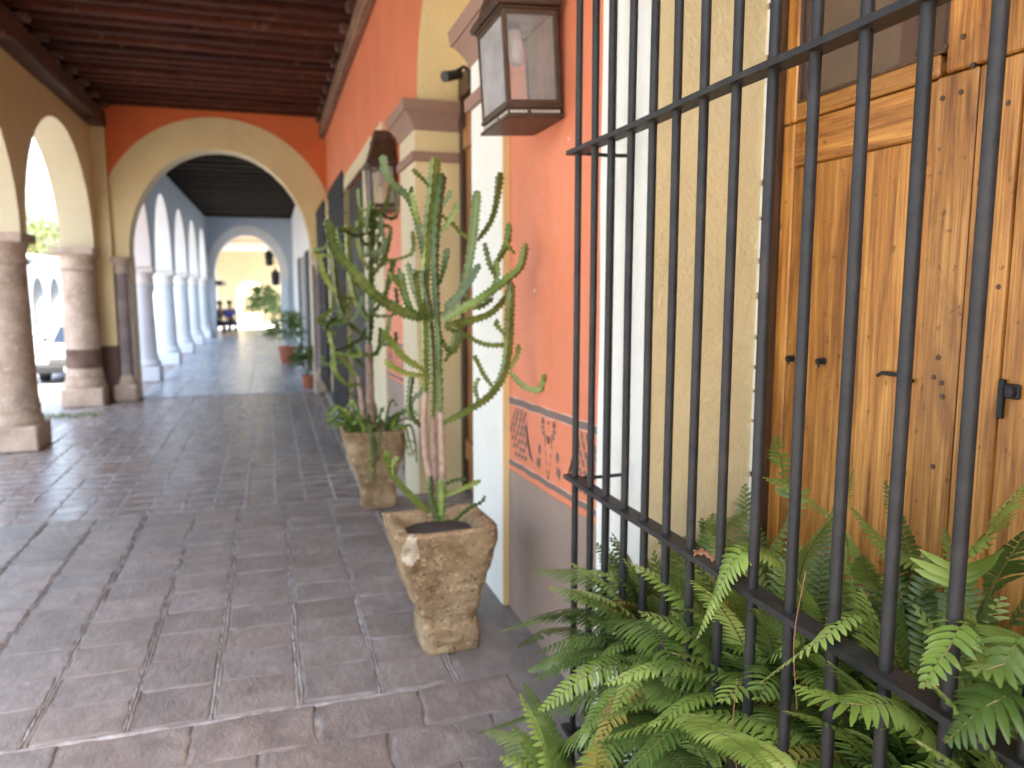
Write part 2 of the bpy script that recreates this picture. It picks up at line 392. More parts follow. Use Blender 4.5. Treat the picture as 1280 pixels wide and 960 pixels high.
# ------------------------------------------------------------------ mesh helpers
class MB:
    def __init__(s):
        s.v, s.f, s.mi = [], [], []
    def vert(s, p):
        s.v.append(tuple(p)); return len(s.v) - 1
    def face(s, idx, mi=0):
        s.f.append(tuple(idx)); s.mi.append(mi)
    def poly(s, pts, mi=0):
        s.face([s.vert(p) for p in pts], mi)
    def box(s, x0, x1, y0, y1, z0, z1, mi=0, ch=0.0):
        if ch <= 0:
            b = len(s.v)
            for z in (z0, z1):
                for (x, y) in ((x0, y0), (x1, y0), (x1, y1), (x0, y1)):
                    s.v.append((x, y, z))
            for q in ((0, 3, 2, 1), (4, 5, 6, 7), (0, 1, 5, 4), (1, 2, 6, 5), (2, 3, 7, 6), (3, 0, 4, 7)):
                s.face([b + i for i in q], mi)
            return
        c = min(ch, (x1 - x0) * .45, (y1 - y0) * .45, (z1 - z0) * .45)
        ids = {}
        for sx in (0, 1):
            for sy in (0, 1):
                for sz in (0, 1):
                    X, Y, Z = (x0, x1)[sx], (y0, y1)[sy], (z0, z1)[sz]
                    dx, dy, dz = (c, -c)[sx], (c, -c)[sy], (c, -c)[sz]
                    ids[sx, sy, sz] = (s.vert((X, Y + dy, Z + dz)), s.vert((X + dx, Y, Z + dz)), s.vert((X + dx, Y + dy, Z)))
        def g(k, a): return ids[k][a]
        for sx in (0, 1):
            q = [g((sx, 0, 0), 0), g((sx, 1, 0), 0), g((sx, 1, 1), 0), g((sx, 0, 1), 0)]
            s.face(q if sx else q[::-1], mi)
        for sy in (0, 1):
            q = [g((0, sy, 0), 1), g((0, sy, 1), 1), g((1, sy, 1), 1), g((1, sy, 0), 1)]
            s.face(q if sy else q[::-1], mi)
        for sz in (0, 1):
            q = [g((0, 0, sz), 2), g((1, 0, sz), 2), g((1, 1, sz), 2), g((0, 1, sz), 2)]
            s.face(q if sz else q[::-1], mi)
        for a in (0, 1):
            for b_ in (0, 1):
                s.face([g((a, b_, 0), 0), g((a, b_, 1), 0), g((a, b_, 1), 1), g((a, b_, 0), 1)], mi)
                s.face([g((a, 0, b_), 0), g((a, 1, b_), 0), g((a, 1, b_), 2), g((a, 0, b_), 2)], mi)
                s.face([g((0, a, b_), 1), g((1, a, b_), 1), g((1, a, b_), 2), g((0, a, b_), 2)], mi)
        for k, t in ids.items():
            s.face(t, mi)
    def hexa(s, lo, hi, mi=0):
        """lo, hi: four points each (bottom and top ring)"""
        b = len(s.v)
        for p in list(lo) + list(hi):
            s.v.append(tuple(p))
        for q in ((3, 2, 1, 0), (4, 5, 6, 7), (0, 1, 5, 4), (1, 2, 6, 5), (2, 3, 7, 6), (3, 0, 4, 7)):
            s.face([b + i for i in q], mi)
    def tube(s, path, rad, n=8, mi=0, cap=True, sect=None):
        path = [Vector(p) for p in path]
        if not hasattr(rad, '__len__'):
            rad = [rad] * len(path)
        up = None; rings = []
        for i, p in enumerate(path):
            t = (path[min(i + 1, len(path) - 1)] - path[max(i - 1, 0)])
            if t.length < 1e-9: t = Vector((0, 0, 1))
            t.normalize()
            if up is None:
                up = Vector((1, 0, 0)) if abs(t.x) < .8 else Vector((0, 1, 0))
            a = (up - t * up.dot(t)).normalized(); up = a
            bb = t.cross(a)
            ring = []
            for k in range(n):
                an = 2 * math.pi * k / n
                rr = rad[i] if sect is None else rad[i] * sect(k, i)
                ring.append(s.vert(p + (a * math.cos(an) + bb * math.sin(an)) * rr))
            rings.append(ring)
        for r0, r1 in zip(rings, rings[1:]):
            for k in range(n):
                s.face((r0[k], r0[(k + 1) % n], r1[(k + 1) % n], r1[k]), mi)
        if cap:
            s.face(rings[0][::-1], mi); s.face(rings[-1], mi)
        return rings
    def lathe(s, prof, c=(0, 0, 0), n=24, mi=0, square=0):
        rings = []
        for (r, z) in prof:
            rings.append([s.vert((c[0] + r * math.cos(2 * math.pi * k / n), c[1] + r * math.sin(2 * math.pi * k / n), c[2] + z)) for k in range(n)])
        for r0, r1 in zip(rings, rings[1:]):
            for k in range(n):
                s.face((r0[k], r0[(k + 1) % n], r1[(k + 1) % n], r1[k]), mi)
        s.face(rings[0][::-1], mi); s.face(rings[-1], mi)
    def build(s, name, mats, parent=None, smooth=False, loc=None, angle=40, fix=True):
        me = bpy.data.meshes.new(name)
        me.from_pydata(s.v, [], s.f)
        if not isinstance(mats, (list, tuple)): mats = [mats]
        for m in mats: me.materials.append(m)
        if len(mats) > 1:
            me.polygons.foreach_set("material_index", s.mi)
        if smooth:
            me.polygons.foreach_set("use_smooth", [True] * len(me.polygons))
            if smooth == 'auto':
                try:
                    me.set_sharp_from_angle(angle=R(angle))
                except Exception:
                    pass
        if len(s.f) < 4000 and len(s.f) > 4 and fix:
            b = bmesh.new(); b.from_mesh(me); bmesh.ops.recalc_face_normals(b, faces=b.faces); b.to_mesh(me); b.free()
        me.update()
        return link(name, me, parent, loc)

def link(name, me, parent=None, loc=None, rot=None, scale=None):
    o = bpy.data.objects.new(name, me)
    COL.objects.link(o)
    if loc is not None: o.location = loc
    if rot is not None: o.rotation_euler = rot
    if scale is not None: o.scale = scale
    if parent is not None:
        o.parent = parent
        o.matrix_parent_inverse = Matrix.Translation(parent_origin(parent)).inverted()
    return o

def parent_origin(p):
    v = Vector((0, 0, 0))
    while p is not None:
        if p.type == 'EMPTY': v += p.location
        p = p.parent
    return v

def thing(name, label, cat, loc=(0, 0, 0), group=None, kind=None):
    o = bpy.data.objects.new(name, None)
    o.empty_display_size = .1
    o.location = loc
    COL.objects.link(o)
    tag(o, label, cat, group, kind)
    return o

def tag(o, label=None, cat=None, group=None, kind=None):
    if label: o["label"] = label
    if cat: o["category"] = cat
    if group: o["group"] = group
    if kind or label: o["kind"] = kind or 'thing'
    return o

def bx(name, mat, parent, *a, ch=0.0):
    m = MB(); m.box(*a, ch=ch); return m.build(name, mat, parent)

def arched(mb, s0, s1, z0, z1, d0, d1, arches, mp, mi=0, mi_in=0, n=20):
    """wall from s0 to s1, z0 to z1, d0 front / d1 back; arches: (centre, half, spring, rise); mp(s,z,d)->xyz"""
    cur = s0
    def blk(a, b, zz0, zz1):
        p = lambda d, z: [mp(a, z, d), mp(b, z, d)]
        lo = [mp(a, zz0, d0), mp(b, zz0, d0), mp(b, zz0, d1), mp(a, zz0, d1)]
        hi = [mp(a, zz1, d0), mp(b, zz1, d0), mp(b, zz1, d1), mp(a, zz1, d1)]
        mb.hexa(lo, hi, mi)
    for (c, h, sp, rise) in sorted(arches):
        a, b = c - h, c + h
        clip = lambda s: min(max(s, s0), s1)
        if a > cur: blk(cur, a, z0 if z0 < sp else z0, z1)
        pts = [(c - h * math.cos(math.pi * k / n), sp + rise * math.sin(math.pi * k / n)) for k in range(n + 1)]
        for (sa, za), (sb, zb) in zip(pts, pts[1:]):
            if clip(sb) - clip(sa) < 1e-6: continue
            sa, sb = clip(sa), clip(sb)
            for d in (d0, d1):
                mb.poly([mp(sa, za, d), mp(sb, zb, d), mp(sb, z1, d), mp(sa, z1, d)], mi)
            mb.poly([mp(sa, z1, d0), mp(sb, z1, d0), mp(sb, z1, d1), mp(sa, z1, d1)], mi)
            mb.poly([mp(sa, za, d0), mp(sb, zb, d0), mp(sb, zb, d1), mp(sa, za, d1)], mi_in)
        cur = b
    if cur < s1: blk(cur, s1, z0, z1)

def catmull(pts, per=8):
    P = [Vector(p) for p in pts]
    P = [P[0] * 2 - P[1]] + P + [P[-1] * 2 - P[-2]]
    out = []
    for i in range(1, len(P) - 2):
        for k in range(per):
            t = k / per
            a, b, c, d = P[i - 1], P[i], P[i + 1], P[i + 2]
            out.append(.5 * ((2 * b) + (c - a) * t + (2 * a - 5 * b + 4 * c - d) * t * t + (3 * b - a - 3 * c + d) * t ** 3))
    out.append(P[-2])
    return out

XW, ZL, ZST = 1.03, -0.43, -0.95
EDGE = 5.45

# ================================================================== SETTING
m = MB(); m.box(-400, 400, -400, 400, ZST - .3, ZST)
tag(m.build("street", M['street']), kind="structure")

# near floor: mortar bed with tiles on it
m = MB(); m.box(-3.55, XW + .5, -4, EDGE, ZST, -.006)
m.box(-3.55, XW, EDGE, EDGE + .30, ZST, -.15); m.box(-3.55, XW, EDGE + .30, EDGE + .60, ZST, -.29)
floor = tag(m.build("floor", M['mortar']), kind="structure")
m = MB(); m.box(-3.55, XW + .5, EDGE + .60, 14.55, ZST, ZL - .006)
lfloor = tag(m.build("floor", M['mortar']), kind="structure")
m = MB(); m.box(-3.0, 1.6, 14.55, 36.8, ZST, ZL)
gfloor = tag(m.build("gallery_floor", M['mortar']), kind="structure")
m = MB(); m.box(-4.5, 3.0, 36.8, 47.0, ZST, ZL - .01)
tag(m.build("courtyard_floor", M['whitewall']), kind="structure")

rng = random.Random(11)
def tile_mesh(name, mat, w, d, h=.03, rough=.0055, seed=0):
    """a worn slab: bevelled rim, slightly wavy outline and a faintly dished top, origin at its centre on the top"""
    r = random.Random(seed)
    mb = MB()
    N = 5
    ring = []
    for side in range(4):
        for k in range(N):
            t = -1 + 2 * k / N
            x, y = ((t, -1), (1, t), (-t, 1), (-1, -t))[side]
            ring.append((x * w / 2 + r.uniform(-rough, rough), y * d / 2 + r.uniform(-rough, rough)))
    def lay(k, z, j=0):
        return [mb.vert((x * k - .0 + (0), y * k, z + r.uniform(-j, j))) for x, y in ring]
    bot = lay(1, -h)
    mid = lay(1, -.0035, .001)
    top = [mb.vert((x * .97, y * .97, r.uniform(-.0012, .0008))) for x, y in ring]
    top2 = [mb.vert((x * .92, y * .92, mb.v[t][2] + r.uniform(-.0002, .0004))) for (x, y), t in zip(ring, top)]
    inn = [mb.vert((x * .5, y * .5, r.uniform(-.001, .0014))) for x, y in ring]
    n = len(ring)
    for a, b in ((bot, mid), (mid, top), (top, top2), (top2, inn)):
        for k in range(n):
            mb.face((a[k], a[(k + 1) % n], b[(k + 1) % n], b[k]))
    mb.face(inn)
    me = bpy.data.meshes.new(name)
    me.from_pydata(mb.v, [], mb.f)
    me.materials.append(mat)
    me.polygons.foreach_set("use_smooth", [True] * len(me.polygons))
    return me

tiles = [tile_mesh("tile", M['tile'], .282, .238, seed=i) for i in range(8)]
def put_tile(meshes, parent, x, y, z, w, d, W, D, r=rng):
    o = link("tile", r.choice(meshes), parent, (x, y, z + r.uniform(-.002, .003)),
             (r.uniform(-.008, .008), r.uniform(-.008, .008), r.uniform(-.012, .012) + r.choice((0, math.pi))), (w / W, d / D, 1))
    return o
# columns of square tiles between the two cross courses
JX = [-3.5 + .292 * k for k in range(0, 9)] + [-.83, -.525, -.245, .05, .345]
JX = [-.83 - .294 * k for k in range(9, 0, -1)] + [-.83, -.525, -.245, .05, .345, .63]
def in_view(x, y):
    return x > -.83 * y + .05 - .45 and y > 1.6
for a, b in zip(JX, JX[1:]):
    y = 2.72 + rng.uniform(0, .02)
    while y < EDGE - .06:
        d = min(rng.uniform(.215, .262), EDGE - y)
        if EDGE - (y + d) < .12: d = EDGE - y
        cx, cy = (a + b) / 2, y + d / 2
        if in_view(cx, cy) and not (a > .3 and y < 2.95 and False):
            put_tile(tiles, floor, cx + rng.uniform(-.004, .004), cy, 0, (b - a) - .022, d - .004, .282, .238)
        y += d
def ridge(mb, pts, w, h, r):
    prev = None
    for (x, y, z), (dx, dy) in pts:
        q = h * r.uniform(.15, 1.0) if r.random() > .18 else -.003
        ww = w * r.uniform(.6, 1.25)
        cur = [mb.vert((x - dy * ww, y + dx * ww, z - .004)), mb.vert((x - dy * ww * .35, y + dx * ww * .35, z + q)), mb.vert((x + dy * ww * .35, y - dx * ww * .35, z + q * r.uniform(.6, 1))), mb.vert((x + dy * ww, y - dx * ww, z - .004))]
        if prev:
            for k in range(3): mb.face((prev[k], prev[k + 1], cur[k + 1], cur[k]))
        prev = cur
rm = MB(); rr_ = random.Random(77)
for a in JX[1:]:
    for off in (-.007, .007):
        pts = []; y = 2.72
        while y < EDGE:
            pts.append(((a + off + rr_.uniform(-.003, .003), y, .001), (0, 1))); y += rr_.uniform(.015, .04)
        ridge(rm, pts, .006, .0045, rr_)
x = -3.0; pts = []
while x < .66:
    pts.append(((x, 2.71 + rr_.uniform(-.005, .005), .0), (1, 0))); x += rr_.uniform(.02, .04)
ridge(rm, pts, .011, .006, rr_)
tag(rm.build("mortar_ridge", M['mortar'], floor, smooth=True), kind="stuff")
# rough pavers laid across, nearest the lens
bricks = [tile_mesh("brick", M['brick'], .40, .235, rough=.010, seed=40 + i) for i in range(6)]
rows = [(2.455, 2.70), (2.215, 2.455), (1.975, 2.215), (1.74, 1.975), (1.5, 1.74)]
for i, (ya, yb) in enumerate(rows):
    x = -2.4 + (.1, .30, .02, .22, .12)[i]
    while x < .86:
        w = rng.uniform(.36, .45)
        if .62 < x + w < .78: w = .70 - x
        if in_view(x + w / 2, (ya + yb) / 2):
            o = link("brick", rng.choice(bricks), floor, (x + w / 2, (ya + yb) / 2, .002 + rng.uniform(-.002, .006)),
                     (rng.uniform(-.012, .012), rng.uniform(-.012, .012), rng.uniform(-.015, .015) + rng.choice((0, math.pi))), ((w - .008) / .40, (yb - ya - .008) / .235, 1))
        x += w
        if x > .68: break
# worn cement strip along the wall
m = MB()
ys = [1.2 + .25 * k for k in range(18)]
L = [(.66 + .02 * math.sin(3.1 * y) + .012 * math.sin(11 * y), y) for y in ys if y < EDGE]
for (xa, ya), (xb, yb) in zip(L, L[1:]):
    for k in range(4):
        f0, f1 = k / 4, (k + 1) / 4
        q = []
        for (x, y, f) in ((xa, ya, f0), (xa, ya, f1), (xb, yb, f1), (xb, yb, f0)):
            X = x + (XW - x) * f
            q.append((X, y, .004 + .004 * math.sin(5 * X + 3 * y) * (0 if f == 0 else 1)))
        m.poly(q)
m.build("cement_strip", M['cement'], floor, smooth=True)

# lower gallery tiles: the nearest ones by themselves, the rest as one part
lt = [tile_mesh("tile", M['tile2'], .252, .235, seed=80 + i) for i in range(6)]
far = MB(); cnt = 0
y = 6.55
while y < 14.5:
    d = .232
    x = -2.9
    while x < XW:
        if x > -.62 * y - .3 + (0 if y > 9 else 0):
            w = .262
            if y < 11.2 and cnt < 295 and x < .75:
                put_tile(lt, lfloor, x + w / 2, y + d / 2, ZL, w - .012, d - .006, .252, .235); cnt += 1
            else:
                dz = rng.uniform(-.002, .002)
                far.box(x + .005, x + w - .005, y + .005, y + d - .005, ZL - .03, ZL + dz, ch=.004)
        x += .262
    y += d
tag(far.build("tile", M['tile2'], lfloor), kind="stuff")
rm = MB()
x = -2.9
while x < .85:
    pts = []; y = 6.5
    while y < 14.5:
        pts.append(((x + rr_.uniform(-.006, .006), y, ZL), (0, 1))); y += rr_.uniform(.03, .09)
    ridge(rm, pts, .014, .012, rr_)
    x += .262
y = 6.55
while y < 14.4:
    pts = []; x = -2.9
    while x < .85:
        pts.append(((x, y + rr_.uniform(-.012, .012), ZL), (1, 0))); x += rr_.uniform(.05, .10)
    ridge(rm, pts, .012, .009, rr_)
    y += .232
tag(rm.build("mortar_ridge", M['ridge'], lfloor, smooth=True), kind="stuff")
# slabs of the blue gallery
sl = [tile_mesh("slab", M['bluefloor'], .6, .6, seed=120 + i, rough=.002) for i in range(3)]
y = 14.6; far = MB()
while y < 36.7:
    for k in range(6):
        x = -2.25 + k * .605
        if y < 22:
            link("slab", rng.choice(sl), gfloor, (x + .3, y + .3, ZL + .012 + rng.uniform(-.001, .001)), (0, 0, rng.choice((0, math.pi))))
        else:
            far.box(x + .004, x + .601, y + .004, y + .601, ZL - .02, ZL + .010 + rng.uniform(0, .003), ch=.003)
    y += .605
tag(far.build("slab", M['bluefloor'], gfloor), kind="stuff")

# ================================================================== RIGHT-HAND FACADE
fac = thing("building", "orange plastered house front with brown dado, white door surround and cream arch", "building", (1.3, 5, 0))
sx = lambda s, z, d: (d, s, z)
m = MB()
W0, W1 = XW, XW + .62
m.box(W0, W1, -1, .15, ZST, 4.62)
m.box(W0, W1, .15, 1.98, 2.95, 4.62)
m.box(W0, W1, .15, 1.98, ZST, .02)
arched(m, 1.98, 8.7, ZST, 4.62, W0, W1, [(4.685, .80, 2.76, .80)], sx)
m.box(W0, W1, 8.7, 10.84, 2.8, 4.62)
m.box(W0, W1, 10.84, 11.72, ZST, 4.62)
m.box(W0, W1, 11.72, 13.6, 2.8, 4.62)
m.box(W0, W1, 13.6, 14.4, ZST, 4.62)
m.build("plaster_wall", M['orange'], fac)
bx("sun_blocking_slab", M['cream2'], fac, W0 + .02, 7.0, -1, 14.4, 4.62, 5.3)  # unseen mass over the front, added to block the sun
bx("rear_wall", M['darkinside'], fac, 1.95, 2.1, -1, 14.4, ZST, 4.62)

def slant(name, mat, y0, y1, za0, za1, zb0, zb1, proud):
    """band on the wall face from y0 (z za0..za1) to y1 (z zb0..zb1)"""
    mb = MB()
    n = 10
    for k in range(n):
        def pt(t, top, x):
            y = y0 + (y1 - y0) * t
            w = .0022 * math.sin(37 * y) + .0015 * math.sin(91 * y + 2 * top)
            z = (za1 + (zb1 - za1) * t) if top else (za0 + (zb0 - za0) * t)
            return (x, y, z + w)
        t0, t1 = k / n, (k + 1) / n
        xo, xi = XW - proud, XW + .01
        mb.hexa([pt(t0, 0, xo), pt(t1, 0, xo), pt(t1, 0, xi), pt(t0, 0, xi)], [pt(t0, 1, xo), pt(t1, 1, xo), pt(t1, 1, xi), pt(t0, 1, xi)])
    return mb.build(name, mat, fac)
for (ya, yb) in ((3.33, 2.312), (7.18, 6.10)):
    k = 0 if ya < 5 else 1
    z = (lambda a: a) if not k else (lambda a: a)
    slant("dado", M['dado'], ya, yb, -.45 if k else 0, .665, -.45 if k else 0, .698, .003)
    slant("stripe", M['stripe'], ya, yb, .690, .714, .727, .748, .0025)
    slant("stripe", M['stripe'], ya, yb, .973, 1.003, 1.010, 1.036, .0025)
    for za, zb in ((.7155, .7495), (1.0045, 1.0375), (.969, 1.006)):
        slant("stripe_edge", M['paleline'], ya, yb, za, za + .0032, zb, zb + .0032, .0020)
# stencilled motif between the stripes
def motif(yc, z0, z1, slope):
    mb = MB()
    def leaf(s, t, a, l, w, bend=0.0):
        n = 5; lft, rgt = [], []
        for k in range(n + 1):
            q = k / n
            hw = w * math.sin(math.pi * min(.98, q * .93 + .05)) ** .8
            aa = a + bend * q
            px, pz = s + l * q * math.cos(a + bend * q * .5), t + l * q * math.sin(a + bend * q * .5)
            lft.append((px - hw * math.sin(aa), pz + hw * math.cos(aa)))
            rgt.append((px + hw * math.sin(aa), pz - hw * math.cos(aa)))
        pts = lft + rgt[::-1]
        for sg in (1, -1):
            mb.poly([(XW - .0015, yc - sg * x, z0 + (z1 - z0) * .5 + z + slope * (-sg * x)) for x, z in pts])
    # s measured away from the middle of the band, t from its mid height
    for k in range(9):                                  # daisy under the upper stripe
        a = -math.pi / 2 + (k - 4) * .46
        if k >= 4:
            ca, sa = math.cos(a), math.sin(a)
            leaf(.050 * ca, .090 + .034 * sa, math.atan2(sa * .8, ca), .036, .0095)
    leaf(.050, .106, .5, .030, .0095); leaf(.0015, .100, 1.0, .020, .004); 
    for k in range(4): leaf(.040 - .008 * k, .030 - .036 * k, -math.pi / 2 - .22, .026, .0048)
    leaf(.0, -.105, -math.pi / 2, .026, .0048)
    leaf(.103, .008, -1.60, .044, .0165)
    leaf(.128, -.052, -1.25, .050, .0075, -1.1); leaf(.112, -.050, -1.35, .044, .0065, -.9); leaf(.098, -.048, -1.45, .036, .005, -.7)
    for k in range(7):                                  # wing of nested plumes
        leaf(.275 - .004 * k, .090 - .023 * k, -1.15 - math.pi / 2 + .95 - .12 * k, .112 - .006 * k, .0058, .62 - .16 * k)
    r = random.Random(5)
    for i in range(7):                                  # fan of small leaves
        for j in range(5):
            s_ = .300 + j * .046 + (i % 2) * .022
            t_ = -.092 + i * .030
            e = ((s_ - .375) / .128) ** 2 + ((t_ - .0) / .108) ** 2
            if e < 1.12:
                leaf(s_, t_, 2.15 - .5 * (t_ / .1) + r.uniform(-.25, .25), .038, .0118, .5)
    return mb
tag(motif(2.81, .731, .988, -.0375).build("stencil_motif", M['stripe'], fac), kind='stuff')
tag(motif(6.64, .731, .988, -.0375).build("stencil_motif", M['stripe'], fac), kind='stuff')

# surround and reveal of the near barred opening
m = MB()
zs = [0.0 + .22 * k for k in range(16)]
for za, zb in zip(zs, zs[1:]):
    def e(z): return 2.312 + .004 * math.sin(8 * z) + .003 * math.sin(23 * z)
    m.hexa([(XW - .010, 1.975, za), (XW - .010, e(za), za), (XW + .01, e(za) + .004, za), (XW + .01, 1.975, za)],
           [(XW - .010, 1.975, zb), (XW - .010, e(zb), zb), (XW + .01, e(zb) + .004, zb), (XW + .01, 1.975, zb)])
m.build("window_surround", M['white'], fac)
m = MB()
m.box(XW - .010, 1.372, 1.962, 1.985, .02, 2.95)
m.box(XW - .010, 1.372, .145, .168, .02, 2.95)
m.box(XW - .010, 1.372, .168, 1.962, 2.93, 2.95)
m.build("window_reveal", M['cream'], fac)
m = MB()
zz = .05
r3 = random.Random(3)
while zz < 2.9:                                         # chipped paint edge against the frame
    h = r3.uniform(.03, .11)
    m.box(1.368, 1.3745, 1.952 - r3.uniform(0, .006), 1.962, zz, zz + h)
    zz += h + r3.uniform(0, .02)
m.build("chipped_edge", M['white'], fac)

# arched doorway: pilaster strips, capitals, reveal, intrados
for i, (ya, yb) in enumerate(((3.345, 3.885), (5.485, 6.10))):
    bx("pilaster", M['white'] if i == 0 else M['cream2'], fac, XW - .032, XW + .02, ya, yb, ZST, 2.60, ch=.006)
    y_in = yb if i == 0 else ya
    s_ = -1 if i == 0 else 1
    a, b = sorted((y_in - s_ * .006, y_in + s_ * .02))
    bx("door_reveal", M['cream'], fac, XW - .028, 1.325, a, b, ZST, 2.76)
    # corbelled capital wrapping the corner
    for nm, zlo, zhi, p0, p1 in (("capital", 2.585, 2.70, .035, .105), ("capital_slab", 2.70, 2.772, .115, .125), ("moulding", 2.375, 2.435, .055, .055)):
        mb = MB()
        def ring(p, z):
            if i == 0: y0_, y1_ = ya - p + .03, yb + p * .8
            else: y0_, y1_ = ya - p * .8, yb + p - .03
            return [(XW - p, y0_, z), (1.31, y0_, z), (1.31, y1_, z), (XW - p, y1_, z)]
        steps = 4 if nm == "capital" else 1
        for k in range(steps):
            f0, f1 = k / steps, (k + 1) / steps
            c = lambda f: p0 + (p1 - p0) * (f ** 1.6)
            mb.hexa(ring(c(f0), zlo + (zhi - zlo) * f0), ring(c(f1), zlo + (zhi - zlo) * f1))
        mb.build(nm, M['cornice'], fac)
bx("pilaster_edge", M['yellowedge'], fac, XW - .030, XW + .004, 3.328, 3.3455, 0, 2.64)
m = MB()
n = 24
for k in range(n):
    a0, a1 = math.pi * k / n, math.pi * (k + 1) / n
    P = lambda a, r, x: (x, 4.685 - r * math.cos(a), 2.772 + r * math.sin(a))
    m.hexa([P(a0, .775, XW - .006), P(a1, .775, XW - .006), P(a1, .775, 1.33), P(a0, .775, 1.33)],
           [P(a0, .802, XW - .006), P(a1, .802, XW - .006), P(a1, .802, 1.33), P(a0, .802, 1.33)])
m.build("arch_intrados", M['cream'], fac)
bx("tympanum", M['cream'], fac, 1.33, 1.40, 3.88, 5.49, 2.96, 3.60)
# pale surround of the far barred openings and the low kerb
m = MB()
m.box(XW - .02, XW + .01, 7.18, 14.38, 2.80, 2.977)
for a, b in ((7.18, 8.69), (10.85, 11.71), (13.61, 14.38)):
    m.box(XW - .02, XW + .01, a, b, ZST, 2.80)
m.build("window_surround", M['cream2'], fac)
m = MB()
for y0, y1 in ((8.69, 10.85), (11.71, 13.61)):
    m.box(XW - .018, 1.36, y0 + .011, y0 + .023, ZL, 2.799); m.box(XW - .018, 1.36, y1 - .023, y1 - .011, ZL, 2.799)
m.build("window_reveal", M['cream'], fac)
bx("kerb", M['cement'], fac, .89, XW + .02, EDGE + .6, 14.4, ZST, ZL + .07, ch=.015)

# security camera above the door
t = thing("security_camera", "small black security camera fixed under the cream door arch", "camera", (1.3, 5.0, 2.84))
m = MB(); m.box(1.27, 1.33, 4.97, 5.03, 2.80, 2.92, ch=.006); m.build("bracket", M['black'], t)
m = MB(); m.tube([(1.30, 5.0, 2.87), (1.24, 5.0, 2.90), (1.19, 4.99, 2.865)], .012, 8); m.build("arm", M['black'], t)
m = MB(); m.tube([(1.22, 5.03, 2.86), (1.10, 4.95, 2.815)], [.030, .034], 12); m.build("body", M['black'], t)
for q, (yy, zz, w_) in enumerate(((2.985, 1.485, .010), (2.36, 1.75, .005), (2.62, 2.02, .006))):
    m = MB(); r6 = random.Random(q)
    m.poly([(XW - .0012, yy + w_ * r6.uniform(.5, 1) * math.cos(a_), zz + 1.3 * w_ * r6.uniform(.5, 1) * math.sin(a_)) for a_ in [k * .9 for k in range(7)]])
    m.build("paint_chip", M['white'], fac)

# ================================================================== DOORS
def plank(parent, name, mat, x0, x1, y0, y1, z0, z1, ch=.004, tilt=0):
    cx, cy, cz = (x0 + x1) / 2, (y0 + y1) / 2, (z0 + z1) / 2
    mb = MB(); mb.box(x0 - cx, x1 - cx, y0 - cy, y1 - cy, z0 - cz, z1 - cz, ch=ch)
    o = mb.build(name, mat, parent, loc=(cx, cy, cz))
    return o
DX = 1.41
door = thing("wooden_door", "varnished honey-coloured wooden door with small glass pane behind the iron bars", "door", (DX, 1.1, .02))
pk = lambda *a, **k: plank(door, *a, **k)
pk("door_frame", M['framewood'], 1.376, 1.45, 1.927, 1.962, .02, 2.93)
pk("door_frame", M['framewood'], 1.376, 1.45, .168, .205, .02, 2.93)
def leaf(sg, yo):
    """one leaf; yo = outer edge, sg = -1 runs towards the camera"""
    Y = lambda a: yo + sg * a
    def P(name, mat, x0, x1, a, b, z0, z1, **k):
        ya, yb = sorted((Y(a), Y(b))); return pk(name, mat, x0, x1, ya, yb, z0, z1, **k)
    # outer stile, upper and lower pieces, rails and boards (dimensions measured from the outer edge)
    P("stile", M['doorwood'], DX, DX + .05, .002, .052, .02, 1.950)
    P("stile", M['doorwood'], DX, DX + .05, .002, .050, 1.955, 2.92)
    P("rail", M['doorwood_h'], DX + .001, DX + .05, .052, .534, 1.955, 2.003)
    P("rail", M['doorwood_h'], DX + .001, DX + .05, .054, .488, 1.832, 1.950)
    P("rail", M['doorwood_h'], DX + .001, DX + .05, .054, .488, .02, .16)
    P("panel", M['doorwood'], DX + .004, DX + .045, .054, .105, .162, 1.830)
    P("panel", M['doorwood'], DX + .006, DX + .045, .107, .300, .162, 1.830)
    P("panel", M['doorwood'], DX + .005, DX + .045, .302, .487, .162, 1.830)
    P("panel", M['doorwood'], DX + .007, DX + .045, .490, .533, .02, 1.951)
    P("stile", M['doorwood'], DX - .004, DX + .05, .536, .640, .02, 1.9505)
    P("stile", M['doorwood'], DX - .003, DX + .05, .5555, .690, 1.956, 2.92)
    P("stile", M['doorwood'], DX - .002, DX + .05, .642, .690, .02, 1.950)
    P("glass", M['doorglass'], DX + .018, DX + .022, .052, .550, 2.005, 2.92, ch=0)
    P("glazing_bead", M['framewood'], DX + .004, DX + .03, .0505, .060, 2.004, 2.92, ch=.002)
    P("glazing_bead", M['framewood'], DX + .004, DX + .03, .545, .555, 2.004, 2.92, ch=.002)
    P("glazing_bead", M['framewood'], DX + .004, DX + .03, .060, .545, 2.004, 2.013, ch=.002)
    P("inner_shutter", M['shutterwood'], DX + .075, DX + .09, .0, .30, 1.96, 2.92)
    P("inner_shutter", M['shutterwood'], DX + .075, DX + .09, .302, .60, 1.96, 2.92)
    P("inner_shutter", M['shutterwood'], DX + .062, DX + .0745, .0, .60, 2.10, 2.155)
    P("inner_shutter", M['shutterwood'], DX + .062, DX + .0745, .0, .60, 1.96, 2.065)
leaf(-1, 1.927)
